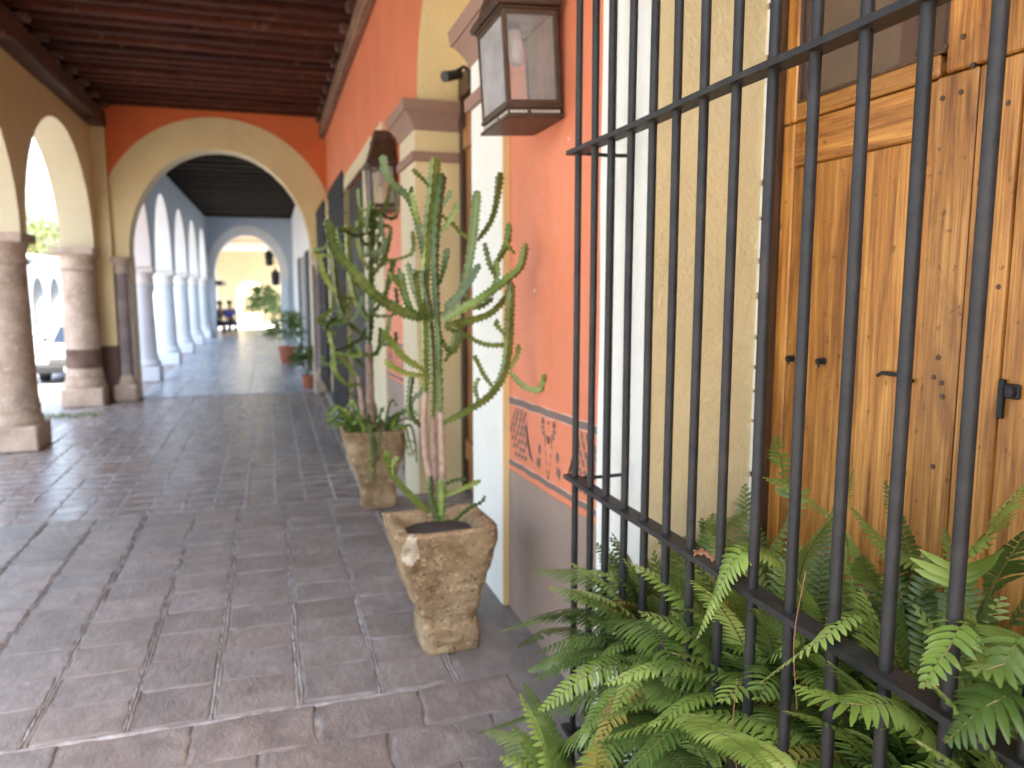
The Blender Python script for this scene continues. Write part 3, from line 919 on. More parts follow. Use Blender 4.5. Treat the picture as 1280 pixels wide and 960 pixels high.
# the narrow fixed meeting post and the second leaf towards the camera
pk("meeting_post", M['doorwood'], DX - .006, DX + .05, 1.187, 1.2345, .02, 1.950)
pk("meeting_post", M['doorwood'], DX - .005, DX + .05, 1.187, 1.2345, 1.955, 2.92)
pk("stile", M['doorwood'], DX, DX + .05, 1.085, 1.1845, .02, 2.92)
pk("panel", M['doorwood'], DX + .012, DX + .05, .90, 1.083, 1.93, 2.92)
pk("panel", M['doorwood'], DX + .012, DX + .05, .75, 1.083, .02, 1.83)
pk("rail", M['doorwood_h'], DX + .002, DX + .05, .55, 1.083, 1.832, 1.928)
pk("panel", M['doorwood'], DX + .012, DX + .05, .45, .748, .02, 1.83)
pk("panel", M['doorwood'], DX + .012, DX + .05, .205, .448, .02, 2.92)
pk("panel", M['doorwood'], DX + .012, DX + .05, .45, .898, 1.93, 2.92)
def peg(y, z, r=.007, name="peg"):
    mb = MB(); mb.tube([(DX - .0065, y, z), (DX + .01, y, z)], r, 8); return mb.build(name, M['framewood'], door)
for y, z in ((1.372, 1.905), (1.325, 1.907), (1.372, 2.012), (1.330, 2.02), (1.30, 1.955), (1.355, .62), (1.21, 1.86), (1.205, 2.10), (1.345, 1.30), (1.336, 1.345), (1.330, 1.10), (1.322, 1.29), (1.318, 1.26), (1.20, 1.50)):
    peg(y, z, .006)
for y, z in ((1.842, 1.298), (1.715, 1.302)):
    mb = MB(); mb.tube([(DX - .018, y, z), (DX + .01, y, z)], [.008, .010], 10)
    mb.tube([(DX - .012, y, z), (DX - .014, y - .004, z - .016)], .003, 6)
    mb.build("bolt", M['blackiron'], door)
mb = MB(); mb.box(DX - .014, DX + .004, 1.445, 1.492, 1.290, 1.299, ch=.002); mb.box(DX - .009, DX + .004, 1.405, 1.44, 1.280, 1.288, ch=.002)
mb.tube([(DX - .011, 1.489, 1.296), (DX - .014, 1.502, 1.286)], .004, 6); mb.build("latch", M['blackiron'], door)
mb = MB(); mb.box(DX - .012, DX, 1.168, 1.180, 1.235, 1.315, ch=.002); mb.box(DX - .010, DX, 1.135, 1.168, 1.278, 1.308, ch=.003)
mb.tube([(DX - .02, 1.148, 1.293), (DX, 1.148, 1.293)], .010, 10); mb.build("lock", M['blackiron'], door)

d2 = thing("wooden_door", "brown wooden door deep inside the arched doorway behind the large cactus", "door", (1.33, 4.68, 0))
plank(d2, "lintel", M['framewood'], 1.31, 1.40, 3.91, 5.465, 2.80, 2.955)
for a, b in ((3.91, 4.0), (5.40, 5.465)):
    plank(d2, "door_frame", M['framewood'], 1.315, 1.40, a, b, 0, 2.80)
for a, b in ((4.70, 5.398), (4.002, 4.698)):
    for k in range(4):
        w = (b - a) / 4
        plank(d2, "plank", M['oldwood'], 1.345 + (k % 2) * .004, 1.39, a + k * w + .002, a + (k + 1) * w - .002, .01, 2.79)
    for z in (.25, 1.25, 2.45):
        plank(d2, "rail", M['oldwood'], 1.325, 1.3445, a + .01, b - .01, z, z + .14)

for i, (ya, yb) in enumerate(((8.70, 10.84), (11.72, 13.60))):
    d = thing("shutter", ("dark shutter behind the far window bars nearest the second cactus", "dark shutter behind the last window bars before the orange cross wall")[i], "shutter", (1.3, (ya + yb) / 2, ZL))
    n = 6
    for k in range(n):
        w = (yb - ya - .04) / n
        plank(d, "plank", M['darkdoor'], 1.07, 1.11, ya + .02 + k * w + .003, ya + .02 + (k + 1) * w - .003, ZL + .1, 2.79)

# ================================================================== WINDOW GRILLES
def grille(label, xg, y_end, pitch, nbar, z0, z1, rails, r, xwall, mat, finial=False, loc=None, side=.6):
    t = thing("window_grille", label, "window bars", loc or (xg, y_end, z0), "iron grilles on the right-hand wall")
    mb = MB(); H = z1 - z0
    zz = [0, .02] + [H * k / 8 for k in range(1, 8)] + [H]
    rr = random.Random(2)
    mb.tube([(rr.uniform(-.0012, .0012), rr.uniform(-.0012, .0012), z) for z in zz], r, 12)
    if finial: mb.tube([(0, 0, H), (0, 0, H + .03), (0, 0, H + .12)], [r, r * 1.8, .002], 6)
    first = None
    for k in range(nbar):
        y = y_end - .045 - k * pitch + (random.Random(k).uniform(-.004, .004))
        if first is None:
            first = mb.build("bar", mat, t, smooth='auto', loc=(xg, y, z0)); me = first.data
        else:
            o = first.copy(); COL.objects.link(o); o.location = (xg, y, z0); o.rotation_euler = (0, 0, k * 1.3)
    L = nbar * pitch + .03
    for z in rails:
        rb = MB(); n = 14
        for k in range(n):
            a, b = y_end - L * k / n, y_end - L * (k + 1) / n
            w = lambda y: .0015 * math.sin(9 * y + z)
            rb.hexa([(xg - max(r * 1.55, .0215), b, z - .006 + w(b)), (xg + max(r * 1.55, .0215), b, z - .006 + w(b)), (xg + max(r * 1.55, .0215), a, z - .006 + w(a)), (xg - max(r * 1.55, .0215), a, z - .006 + w(a))],
                    [(xg - max(r * 1.55, .0215), b, z + .006 + w(b)), (xg + max(r * 1.55, .0215), b, z + .006 + w(b)), (xg + max(r * 1.55, .0215), a, z + .006 + w(a)), (xg - max(r * 1.55, .0215), a, z + .006 + w(a))])
        rb.build("rail", mat, t)
        for yy in (y_end - .030,):
            cb = MB(); cb.tube([(xg, yy, z - .001), ((xg + xwall) / 2, yy + .001, z - .003), (xwall + .02, yy, z)], r * .55, 8)
            cb.build("wall_bracket", mat, t)
    sb = MB(); sb.tube([(xg + (xwall - xg) * side, y_end - .030, z0 + .02), (xg + (xwall - xg) * side, y_end - .030, z1)], r * .85, 10)
    sb.build("side_bar", mat, t, smooth='auto')
    return t
grille("charcoal iron window grille in front of the varnished wooden door, ferns growing through", .845, 2.117, .1103, 17, .02, 2.95, (.13, .933, 1.878, 2.80), .0100, XW, M['iron'])
grille("dark window grille beyond the second lantern, behind the second cactus", .80, 10.84, .125, 17, ZL + .35, 2.66, (ZL + .45, 1.2, 2.5), .014, XW, M['blackiron'], True)
grille("dark window grille farthest along the orange wall beside the cross arch", .80, 13.6, .125, 15, ZL + .35, 2.66, (ZL + .45, 1.2, 2.5), .014, XW, M['blackiron'], True)

# ================================================================== LANTERNS
def make_lantern(name, label, loc, tilt):
    t = thing(name, label, "lantern", (0, 0, 0), "wall lanterns on the orange front")
    L_, X0, X1, Y0, Y1 = M['lantern'], -.205, 0.0, -.165, .165
    H = .365
    bx("bottom_plate", L_, t, X0 - .008, X1 + .004, Y0 - .008, Y1 + .008, 0, .013, ch=.003)
    bx("bottom_rim", L_, t, X0 + .004, X1 - .004, Y0 + .004, Y1 - .004, .013, .036)
    mb = MB()
    for k in range(26):                                    # row of punched slots showing light metal
        if k in (9, 10): continue
        x = X0 + .012 + k * .0072
        if x < X1 - .01: mb.box(x, x + .0035, Y0 + .0025, Y0 + .0045, .020, .029)
        y = Y0 + .012 + k * .0118
        mb.box(X0 + .0025, X0 + .0045, y, y + .005, .020, .029)
    mb.build("punched_slots", M['backpanel'], t)
    bx("lower_frame", L_, t, X0 - .004, X1 + .004, Y0 - .004, Y1 + .004, .036, .050, ch=.002)
    for (xa, ya) in ((X0, Y0), (X1 - .017, Y0), (X0, Y1 - .017), (X1 - .017, Y1 - .017)):
        bx("post", L_, t, xa, xa + .017, ya, ya + .017, .050, H, ch=.002)
    for a in ((X0 + .017, X1 - .017, Y0 + .001, Y0 + .014), (X0 + .017, X1 - .017, Y1 - .014, Y1 - .001)):
        bx("crosspiece", L_, t, *a, .050, .064); bx("crosspiece", L_, t, *a, H - .016, H)
    for a in ((X0 + .001, X0 + .014, Y0 + .017, Y1 - .017),):
        bx("crosspiece", L_, t, *a, .050, .062); bx("crosspiece", L_, t, *a, H - .016, H)
    bx("glass", M['glass'], t, X0 + .017, X1 - .017, Y0 + .006, Y0 + .009, .064, H - .016)
    bx("glass", M['glass'], t, X0 + .017, X1 - .017, Y1 - .009, Y1 - .006, .064, H - .016)
    bx("glass", M['glass_glare'], t, X0 + .006, X0 + .009, Y0 + .017, Y1 - .017, .062, H - .016)
    bx("back_panel", M['backpanel'], t, X1 - .010, X1 - .004, Y0 + .017, Y1 - .017, .050, H)
    bx("top_frame", L_, t, X0 - .006, X1 + .004, Y0 - .006, Y1 + .006, H, H + .010, ch=.002)
    bx("eave", L_, t, X0 - .022, X1 + .012, Y0 - .022, Y1 + .022, H + .010, H + .030, ch=.004)
    bx("eave_lip", L_, t, X0 - .016, X1 + .008, Y0 - .016, Y1 + .016, H + .0305, H + .043, ch=.003)
    mb = MB()
    q = lambda i, z: [(X0 + i, Y0 + i, z), (X1, Y0 + i, z), (X1, Y1 - i, z), (X0 + i, Y1 - i, z)]
    mb.hexa(q(0, H + .0435), q(.052, H + .20))
    mb.hexa(q(.046, H + .2005), q(.046, H + .216))
    mb.hexa(q(.06, H + .2165), q(.07, H + .285))
    mb.build("roof", L_, t)
    bx("ceiling_plate", M['backpanel'], t, X0 + .02, X1 - .02, Y0 + .02, Y1 - .02, H - .006, H - .001)
    mb = MB(); mb.tube([(-.115, -.02, H - .006), (-.115, -.02, H - .03)], .022, 12); sk = mb.build("socket", M['black'], t, smooth='auto')
    mb = MB(); mb.lathe([(.010, -.125), (.020, -.118), (.0245, -.10), (.0255, -.03), (.023, -.004), (.02, 0)], (-.115, -.02, H - .028), 16)
    mb.build("bulb", M['bulb'], t, smooth=True)
    mb = MB(); mb.tube([(X1 - .002, 0, H + .12), (X1 + .03, 0, H + .12)], .014, 8)
    mb.tube([(X1 - .004, -.05, H - .004), (X1 + .01, -.062, H + .004), (X1 + .03, -.06, H + .0)], .0022, 5)
    mb.build("wall_arm", L_, t)
    t.location = loc; t.rotation_euler = (0, tilt, 0)
    return t
def copy_tree(o, parent=None):
    c = o.copy(); COL.objects.link(c)
    if parent is not None:
        c.parent = parent
    for ch in list(o.children):
        copy_tree(ch, c)
    return c
lan = make_lantern("wall_lantern", "bronze box lantern with milky tube lamp high on the orange wall beside the grille", (1.018, 2.815, 2.095), R(-3.5))
l2 = copy_tree(lan)
l2.location = (1.018, 6.56, 2.115); l2.rotation_euler = (0, R(-2), R(0))
l2["label"] = "second bronze wall lantern, blurred, farther along beyond the cream arched doorway"

# ================================================================== CEILING
roof = thing("ceiling", "dark red-brown ceiling of close wooden beams over the near gallery", "ceiling", (-1, 9, 4.5))
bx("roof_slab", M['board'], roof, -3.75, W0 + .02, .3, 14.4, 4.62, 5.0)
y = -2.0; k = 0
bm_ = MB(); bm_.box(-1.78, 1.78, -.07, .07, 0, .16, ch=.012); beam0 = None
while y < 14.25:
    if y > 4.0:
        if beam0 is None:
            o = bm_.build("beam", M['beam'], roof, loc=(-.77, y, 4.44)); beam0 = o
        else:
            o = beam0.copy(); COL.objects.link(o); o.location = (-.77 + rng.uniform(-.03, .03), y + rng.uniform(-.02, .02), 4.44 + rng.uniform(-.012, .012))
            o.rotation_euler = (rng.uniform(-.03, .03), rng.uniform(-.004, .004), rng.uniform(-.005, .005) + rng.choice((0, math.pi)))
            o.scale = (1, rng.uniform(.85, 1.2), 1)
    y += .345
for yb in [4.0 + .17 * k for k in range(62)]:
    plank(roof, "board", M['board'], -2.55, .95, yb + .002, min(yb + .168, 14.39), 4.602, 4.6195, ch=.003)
for k in range(5):
    a = .3 + k * 2.82
    plank(roof, "wall_plate", M['platewood'], .93, 1.026, a + .003, a + 2.817, 4.10 + rng.uniform(-.006, .006), 4.32, ch=.012)
    plank(roof, "wall_plate", M['darkplate'], -2.70, -2.46, a + .003, a + 2.817, 4.08 + rng.uniform(-.01, .01), 4.34, ch=.012)
for k in range(14):
    yy = 5.0 + k * .70
    plank(roof, "corbel", M['darkplate'], -2.60, -2.36, yy - .06, yy + .06, 4.342, 4.437, ch=.02)
    plank(roof, "corbel", M['darkplate'], .86, 1.02, yy - .06, yy + .06, 4.322, 4.437, ch=.02)
for yy in (9.3, 13.6):
    plank(roof, "corbel", M['darkplate'], -2.58, -2.42, yy - .07, yy + .07, 3.99, 4.075, ch=.02)

# ================================================================== LEFT ARCADE
AR = [(12.25, 1.81, 2.12, 1.66), (8.37, 1.81, 2.12, 1.66), (4.49, 1.81, 2.12, 1.66), (.61, 1.81, 2.12, 1.66)]
arc = thing("arcade_wall", "cream arcade wall of round arches along the open left side", "wall", (-2.9, 9, 2.1))
m = MB()
arched(m, .3, 14.4, 2.12, 4.62, -2.69, -3.17, AR, sx, 0, 1)
m.build("plaster_wall", [M['cream'], M['cream2']], arc)
bx("corner_pier", M['cream'], arc, -3.16, -2.475, 14.30, 14.398, .52, 4.30)
bx("corner_pier_base", M['brownband'], arc, -3.16, -2.468, 14.29, 14.398, ZST, .52)

def column(label, x, y, z0, ztop, r, mats, plinth=.38, group="round stone columns of the near arcade", dark=None):
    t = thing("column", label, "column", (x, y, z0), group)
    mp, ms, mc = mats
    H = ztop - z0
    mb = MB(); mb.box(-plinth, plinth, -plinth, plinth, 0, .30, ch=.02)
    mb.build("plinth", mp, t, loc=(x, y, z0))
    p = plinth
    mb = MB(); mb.lathe([(p * .96, .30), (p * 1.0, .34), (p * .98, .39), (p * .92, .42), (r * 1.10, .46), (r * 1.12, .50), (r * 1.08, .55), (r * 1.06, .57), (r * 1.055, .62)], n=32)
    mb.build("base", mp, t, smooth='auto', loc=(x, y, z0))
    zc = H - .36
    z_split = (dark - z0) if dark else .62
    def rad(z): return r * (1.05 - .09 * (z - .6) / (zc - .6))
    mb = MB(); prof = [(rad(z_split + (zc - z_split) * k / 10) * (1 + .006 * math.sin(k * 2.1)), z_split + (zc - z_split) * k / 10) for k in range(11)]
    mb.lathe(prof, n=36); mb.build("shaft", ms, t, smooth='auto', loc=(x, y, z0))
    if dark:
        mb = MB(); mb.lathe([(rad(.62) * 1.004, .62), (rad(z_split) * 1.004, z_split)], n=36); mb.build("lower_shaft", M['columndark'], t, smooth='auto', loc=(x, y, z0))
    mb = MB(); mb.lathe([(r * .98, zc), (r * 1.10, zc + .012), (r * 1.12, zc + .035), (r * 1.0, zc + .05), (r * .99, zc + .12), (r * 1.0, zc + .15), (r * 1.06, zc + .20), (r * 1.14, zc + .25)], n=36)
    mb.build("capital", mc, t, smooth='auto', loc=(x, y, z0))
    a = r * 1.16
    mb = MB(); mb.box(-a, a, -a, a, zc + .25, zc + .36, ch=.015); mb.build("abacus", mc, t, loc=(x, y, z0))
    return t
C1 = (M['column'], M['column'], M['column'])
column("thick tan stone column nearest the camera, cut by the left edge of view", -2.98, 10.46, ZL, 2.12, .258, C1, plinth=.31)
column("tan stone column with dark stained foot, beside the orange cross wall", -2.95, 14.07, ZL, 2.12, .252, C1, dark=.50, plinth=.31)
for y in (6.43,):
    column("tan stone column of the near arcade standing before the one cut by the left edge", -2.98, y, ZL, 2.12, .258, C1, plinth=.31)

# ================================================================== CROSS WALL WITH ARCH
cw = thing("cross_wall", "orange wall across the gallery with a wide cream arch", "wall", (-.75, 14.6, 0))
cy = lambda s, z, d: (s, d, z)
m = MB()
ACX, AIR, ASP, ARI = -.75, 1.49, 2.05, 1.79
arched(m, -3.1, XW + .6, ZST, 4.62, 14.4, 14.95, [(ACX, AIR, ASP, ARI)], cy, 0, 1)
m.build("plaster_wall", [M['orange_shaded'], M['cream2']], cw)
m = MB(); n = 40
for k in range(n):
    a0, a1 = math.pi * k / n, math.pi * (k + 1) / n
    def P(a, o, y):
        if o: x, z = ACX - 1.93 * math.cos(a), 2.42 + 1.93 * math.sin(a)
        else: x, z = ACX - (AIR - .01) * math.cos(a), ASP + (ARI - .012) * math.sin(a)
        return (min(max(x, -2.47), XW - .004), y, z)
    m.hexa([P(a0, 0, 14.385), P(a1, 0, 14.385), P(a1, 0, 14.46), P(a0, 0, 14.46)], [P(a0, 1, 14.385), P(a1, 1, 14.385), P(a1, 1, 14.46), P(a0, 1, 14.46)])
m.build("arch_band", M['cream'], cw)
for s in (0, 1):
    x0, x1 = ((-2.466, -2.235), (.735, XW - .003))[s]
    bx("pier_face", M['cream'], cw, x0, x1, 14.389, 14.3985, 1.99, 2.45)
    bx('arch_jamb', M['cream2'], cw, *((-2.243, -2.231) if s == 0 else (.731, .743)), 14.392, 14.96, ZL, 2.06)
    bx('pier_face', M['columnpurple'], cw, x0, x1, 14.389, 14.3985, ZL, 1.9895)
    xc = -2.385 if s == 0 else .895
    def rnd(nm, mat, prof):
        mb = MB(); mb.lathe(prof, (xc, 14.42, 0), 28); mb.build(nm, mat, cw, smooth='auto')
    rnd("pilaster", M['columnpurple'], [(.115, .02), (.112, .5), (.105, 1.1), (.10, 1.72)])
    rnd("pilaster_neck", M['column'], [(.118, 1.72), (.125, 1.74), (.112, 1.76), (.112, 1.82), (.135, 1.87), (.16, 1.90)])
    rnd("pilaster_capital", M['column'], [(.165, 1.90), (.178, 1.93), (.178, 1.985), (.165, 1.992)])
    rnd("pilaster_torus", M['column'], [(.165, -.14), (.17, -.10), (.155, -.05), (.13, -.03), (.125, .02)])
    bx("pilaster_base", M['column'], cw, xc - .19, xc + .19 if s == 0 else XW - .004, 14.20, 14.62, ZL, -.14, ch=.04)

# ================================================================== BLUE GALLERY BEYOND
GX0, GX1, GEND, GZ = -2.25, .90, 32.0, 4.08
ga = thing("arcade_wall", "pale blue arcade wall with tall white-lined arches beyond the orange cross wall", "wall", (-2.5, 23, 2))
m = MB()
AR2 = [(15.55 + 3.57 * k, 1.46, 1.90, 1.66) for k in range(5)]
arched(m, 14.95, GEND, 1.90, 4.5, GX0, GX0 - .55, AR2, sx, 0, 1)
m.build("plaster_wall", [M['bluewall'], M['whitewall']], ga)
C2 = (M['bluecol'], M['bluecol'], M['whitewall'])
ords = ["first pale blue column past the orange cross arch", "second pale blue column past the cross arch", "third pale blue column along the blue gallery", "fourth pale blue column along the blue gallery", "last pale blue column next to the seated people"]
for k in range(5):
    column(ords[k], -2.50, 17.33 + 3.57 * k, ZL, 1.90, .225, C2, plinth=.30, group="pale blue columns of the second gallery")
gw = thing("building", "pale blue and white house front along the second gallery", "building", (GX1, 23, 0))
m = MB()
m.box(GX1, GX1 + .5, 14.95, 17.0, ZST, 4.5); m.box(GX1, GX1 + .5, 17.0, 18.6, 2.3, 4.5)
m.box(GX1, GX1 + .5, 18.6, 21.6, ZST, 4.5); m.box(GX1, GX1 + .5, 21.6, 23.2, 2.3, 4.5)
m.box(GX1, GX1 + .5, 23.2, 37.0, ZST, 4.5)
m.build("plaster_wall", M['whitewall'], gw)
for ya in (17.0, 21.6):
    bx("door", M['darkdoor'], gw, GX1 + .25, GX1 + .3, ya + .003, ya + 1.597, ZL, 2.297)
    for k in range(8):
        mb = MB(); mb.tube([(GX1 - .10, ya + .1 + k * .2, ZL + .1), (GX1 - .10, ya + .1 + k * .2, 2.25)], .016, 6); mb.build("bar", M['blackiron'], gw)
    bx("rail", M['blackiron'], gw, GX1 - .115, GX1 - .085, ya, ya + 1.6, 2.25, 2.28); bx("rail", M['blackiron'], gw, GX1 - .115, GX1 - .085, ya, ya + 1.6, ZL + .15, ZL + .18)
gc = thing("ceiling", "black-brown beamed ceiling of the blue gallery", "ceiling", (-.7, 23, GZ))
bx("roof_slab", M['blackbeam'], gc, GX0 - .6, GX1 + .5, 14.95, GEND + .6, 4.5, 4.8)
o = None
for k in range(23):
    y = 15.3 + k * .73
    if o is None:
        mb = MB(); mb.box(-1.57, 1.57, -.13, .13, 0, .30, ch=.02); o = mb.build("beam", M['blackbeam'], gc, loc=((GX0 + GX1) / 2, y, 4.10)); b0 = o
    else:
        o = b0.copy(); COL.objects.link(o); o.location = ((GX0 + GX1) / 2, y, 4.10 + rng.uniform(-.01, .01))
ge = thing("cross_wall", "pale blue wall with white arch closing the second gallery", "wall", (-.75, GEND, 0))
m = MB(); arched(m, GX0 - .5, GX1 + .5, ZST, 4.5, GEND, GEND + .5, [(-.80, 1.22, 1.93, 1.55)], cy, 0, 1)
m.build("plaster_wall", [M['bluewall'], M['whitewall']], ge)
m = MB(); n = 32
for k in range(n):
    a0, a1 = math.pi * k / n, math.pi * (k + 1) / n
    def P(a, o, y):
        w = .38 if o else -.004
        return (-.80 - (1.22 + w * .82) * math.cos(a), y, 1.93 + (1.55 + w) * math.sin(a))
    m.hexa([P(a0, 0, GEND - .02), P(a1, 0, GEND - .02), P(a1, 0, GEND + .05), P(a0, 0, GEND + .05)], [P(a0, 1, GEND - .02), P(a1, 1, GEND - .02), P(a1, 1, GEND + .05), P(a0, 1, GEND + .05)])
m.build("arch_band", M['whitewall'], ge)
for x0, x1 in ((-2.24, -2.024), (.424, .70)):
    bx("pilaster", M['bluecol'], ge, x0, x1, GEND - .06, GEND + .2, ZL, 1.78, ch=.02)
    bx("pilaster_capital", M['whitewall'], ge, x0 - .03, x1 + .03, GEND - .09, GEND + .23, 1.78, 1.925, ch=.02)

# third, short gallery and the sunlit court with its arch
g3 = thing("ceiling", "tan boarded ceiling of the short third gallery, plus a slab added to shade the court", "ceiling", (-.7, 34.5, 3.9))
bx("roof_slab", M['tanboard'], g3, -2.8, 1.4, 32.5, 38.2, 4.15, 4.4)
bx("roof_slab", M['tanboard'], g3, -5, 3.4, 40.2, 45.8, 3.9, 4.1)  # slab added over the open court to keep sun off the end wall
for k in range(8):
    bx("beam", M['tanboard'], g3, -2.3, .9, 32.8 + k * .55, 32.98 + k * .55, 4.0, 4.149)
g3w = thing("wall", "grey side wall with a dark ledge on the left of the third gallery", "wall", (-2.5, 35, 0))
bx("plaster_wall", M['whitewall'], g3w, -2.75, -2.25, 33.6, 37.0, ZST, 4.15)
bx("ledge", M['darkdoor'], g3w, -2.25, -1.85, 33.8, 36.9, 1.55, 1.75)
ew = thing("wall", "sunlit pale yellow courtyard wall with an arched opening at the far end", "wall", (-.6, 46, 0))
m = MB(); arched(m, -5, 3.5, ZST, 3.5, 46, 46.5, [(-1.05, .78, 1.05, .8)], cy)
m.build("plaster_wall", M['endwall'], ew)
bx("coping", M['whitewall'], ew, -5, 3.5, 45.9, 46.6, 3.5, 3.65)
bx("back_wall", M['cream2'], ew, -3.0, 1.5, 49.5, 49.8, ZST, 3.4)
for i, (x, y, z, lab) in enumerate(((.02, 33.5, 2.35, "upper dark hanging lantern in the far white arch"), (.24, 32.9, 1.55, "lower dark hanging lantern in the far white arch"))):
    t = thing("hanging_lantern", lab, "lantern", (x, y, z), "hanging lanterns in the far gallery")
    mb = MB(); mb.lathe([(.09, 0), (.15, .06), (.17, .42), (.10, .44)], (x, y, z), 6); mb.build("body", M['black'], t)
    mb = MB(); mb.lathe([(.21, .44), (.16, .52), (.05, .64), (.02, .70)], (x, y, z), 6); mb.build("roof", M['black'], t)
    mb = MB(); mb.tube([(x, y, z + .69), (x, y, 4.02)], .012, 6); mb.build("chain", M['black'], t)

# ================================================================== STONE PLANTERS
def make_planter(name, label, seed, cx, cy, patch=True):
    """square tapering quarried-stone pot on a short foot, broken along one side; origin on the floor"""
    t = thing(name, label, "planter", (cx, cy, 0), "square stone planters along the wall")
    nz, nr = 46, 64
    prof = [(0, .118, .120, .022, .02), (.02, .121, .122, .022, .02), (.10, .122, .122, .02, .015), (.135, .116, .116, .018, .01), (.158, .114, .113, .012, .008),
            (.185, .128, .124, .008, .006), (.30, .163, .15, .0, .0), (.42, .190, .172, -.008, -.012), (.52, .207, .184, -.014, -.02), (.548, .211, .187, -.016, -.022)]
    def at(z):
        for a, b in zip(prof, prof[1:]):
            if z <= b[0]:
                f = (z - a[0]) / (b[0] - a[0]); return [a[i] + (b[i] - a[i]) * f for i in range(1, 5)]
        return list(prof[-1][1:])
    def sq(k, hx, hy):
        a = 2 * math.pi * (k + .5) / nr
        c, s_ = math.cos(a), math.sin(a)
        e = .22
        return hx * math.copysign(abs(c) ** e, c) , hy * math.copysign(abs(s_) ** e, s_)
    mb = MB(); rings = []
    off = Vector((seed * 3.1, 1.7, 0))
    def disp(p, n, amp=1):
        q = Vector(p) + off
        d = noise.noise(q * 5) * .012 + noise.noise(q * 16) * .009 + noise.noise(q * 42) * .0045
        v = noise.noise(q * 28 + Vector((9, 0, 0)))
        if v > .38: d -= (v - .38) * .045
        return Vector(p) + n * d * amp
    for i in range(nz + 1):
        z = .548 * i / nz
        hx, hy, ox, oy = at(z)
        ring = []
        for k in range(nr):
            x, y = sq(k, hx, hy)
            chip = 0
            if x > 0:                                            # broken right-hand edge
                w = max(0, noise.noise(Vector((seed * 2.2, z * 7, 3))) + .25)
                chip = .028 * w * (1 if z > .2 else .3) * min(1, x / hx)
            nrm = Vector((x / hx ** 2, y / hy ** 2, 0)); nrm.normalize()
            p = disp((x + ox, y + oy, z + (noise.noise(Vector((x * 9 + seed, y * 9, 1))) * .012 * (i / nz))), nrm) - Vector((chip, 0, 0))
            ring.append(mb.vert(p))
        rings.append(ring)
    top = rings[-1]
    inner = []
    for (f, dz) in ((.90, .004), (.74, -.002), (.68, -.02), (.62, -.07)):
        ring = []
        for k in range(nr):
            v = Vector(mb.v[top[k]]); c = Vector((at(.548)[2], at(.548)[3], v.z))
            f2 = f if f > .8 else f
            p = c + (v - c) * f2; p.z += dz
            p = disp(p, Vector((0, 0, 1)), .6)
            ring.append(mb.vert(p))
        inner.append(ring)
    allr = rings + inner
    for r0, r1 in zip(allr, allr[1:]):
        for k in range(nr):
            idx = (r0[k], r0[(k + 1) % nr], r1[(k + 1) % nr], r1[k])
            c = sum((Vector(mb.v[j]) for j in idx), Vector()) / 4
            pale = patch and c.y < .05 and ((c.x + .172) / .034) ** 2 + ((c.z - .487) / .06) ** 2 < 1 + .7 * noise.noise(c * 30)
            mb.face(idx, 1 if pale else 0)
    mb.face(allr[0][::-1])
    mb.build("stone_body", [M['planter'], M['planter_pale']], t, smooth=True, loc=(cx, cy, 0))
    mb = MB(); n = 20
    c = (at(.548)[2], at(.548)[3])
    pts = [mb.vert((c[0] + .15 * math.cos(2 * math.pi * k / n), c[1] + .135 * math.sin(2 * math.pi * k / n), .505 + .008 * noise.noise(Vector((k, seed, 0))))) for k in range(n)]
    ctr = mb.vert((c[0], c[1], .518))
    for k in range(n): mb.face((pts[k], pts[(k + 1) % n], ctr))
    mb.build("soil", M['soil'], t, smooth=True, loc=(cx, cy, 0))
    return t
p1 = make_planter("stone_planter", "tan stone planter with a pale chipped corner holding the large cactus nearest the camera", 1, .645, 3.045)
p1.rotation_euler = (0, 0, R(2.5))
p2 = make_planter("stone_planter", "smaller-looking blurred stone planter standing behind the near one, overgrown at its rim", 4, .645, 5.22, False)

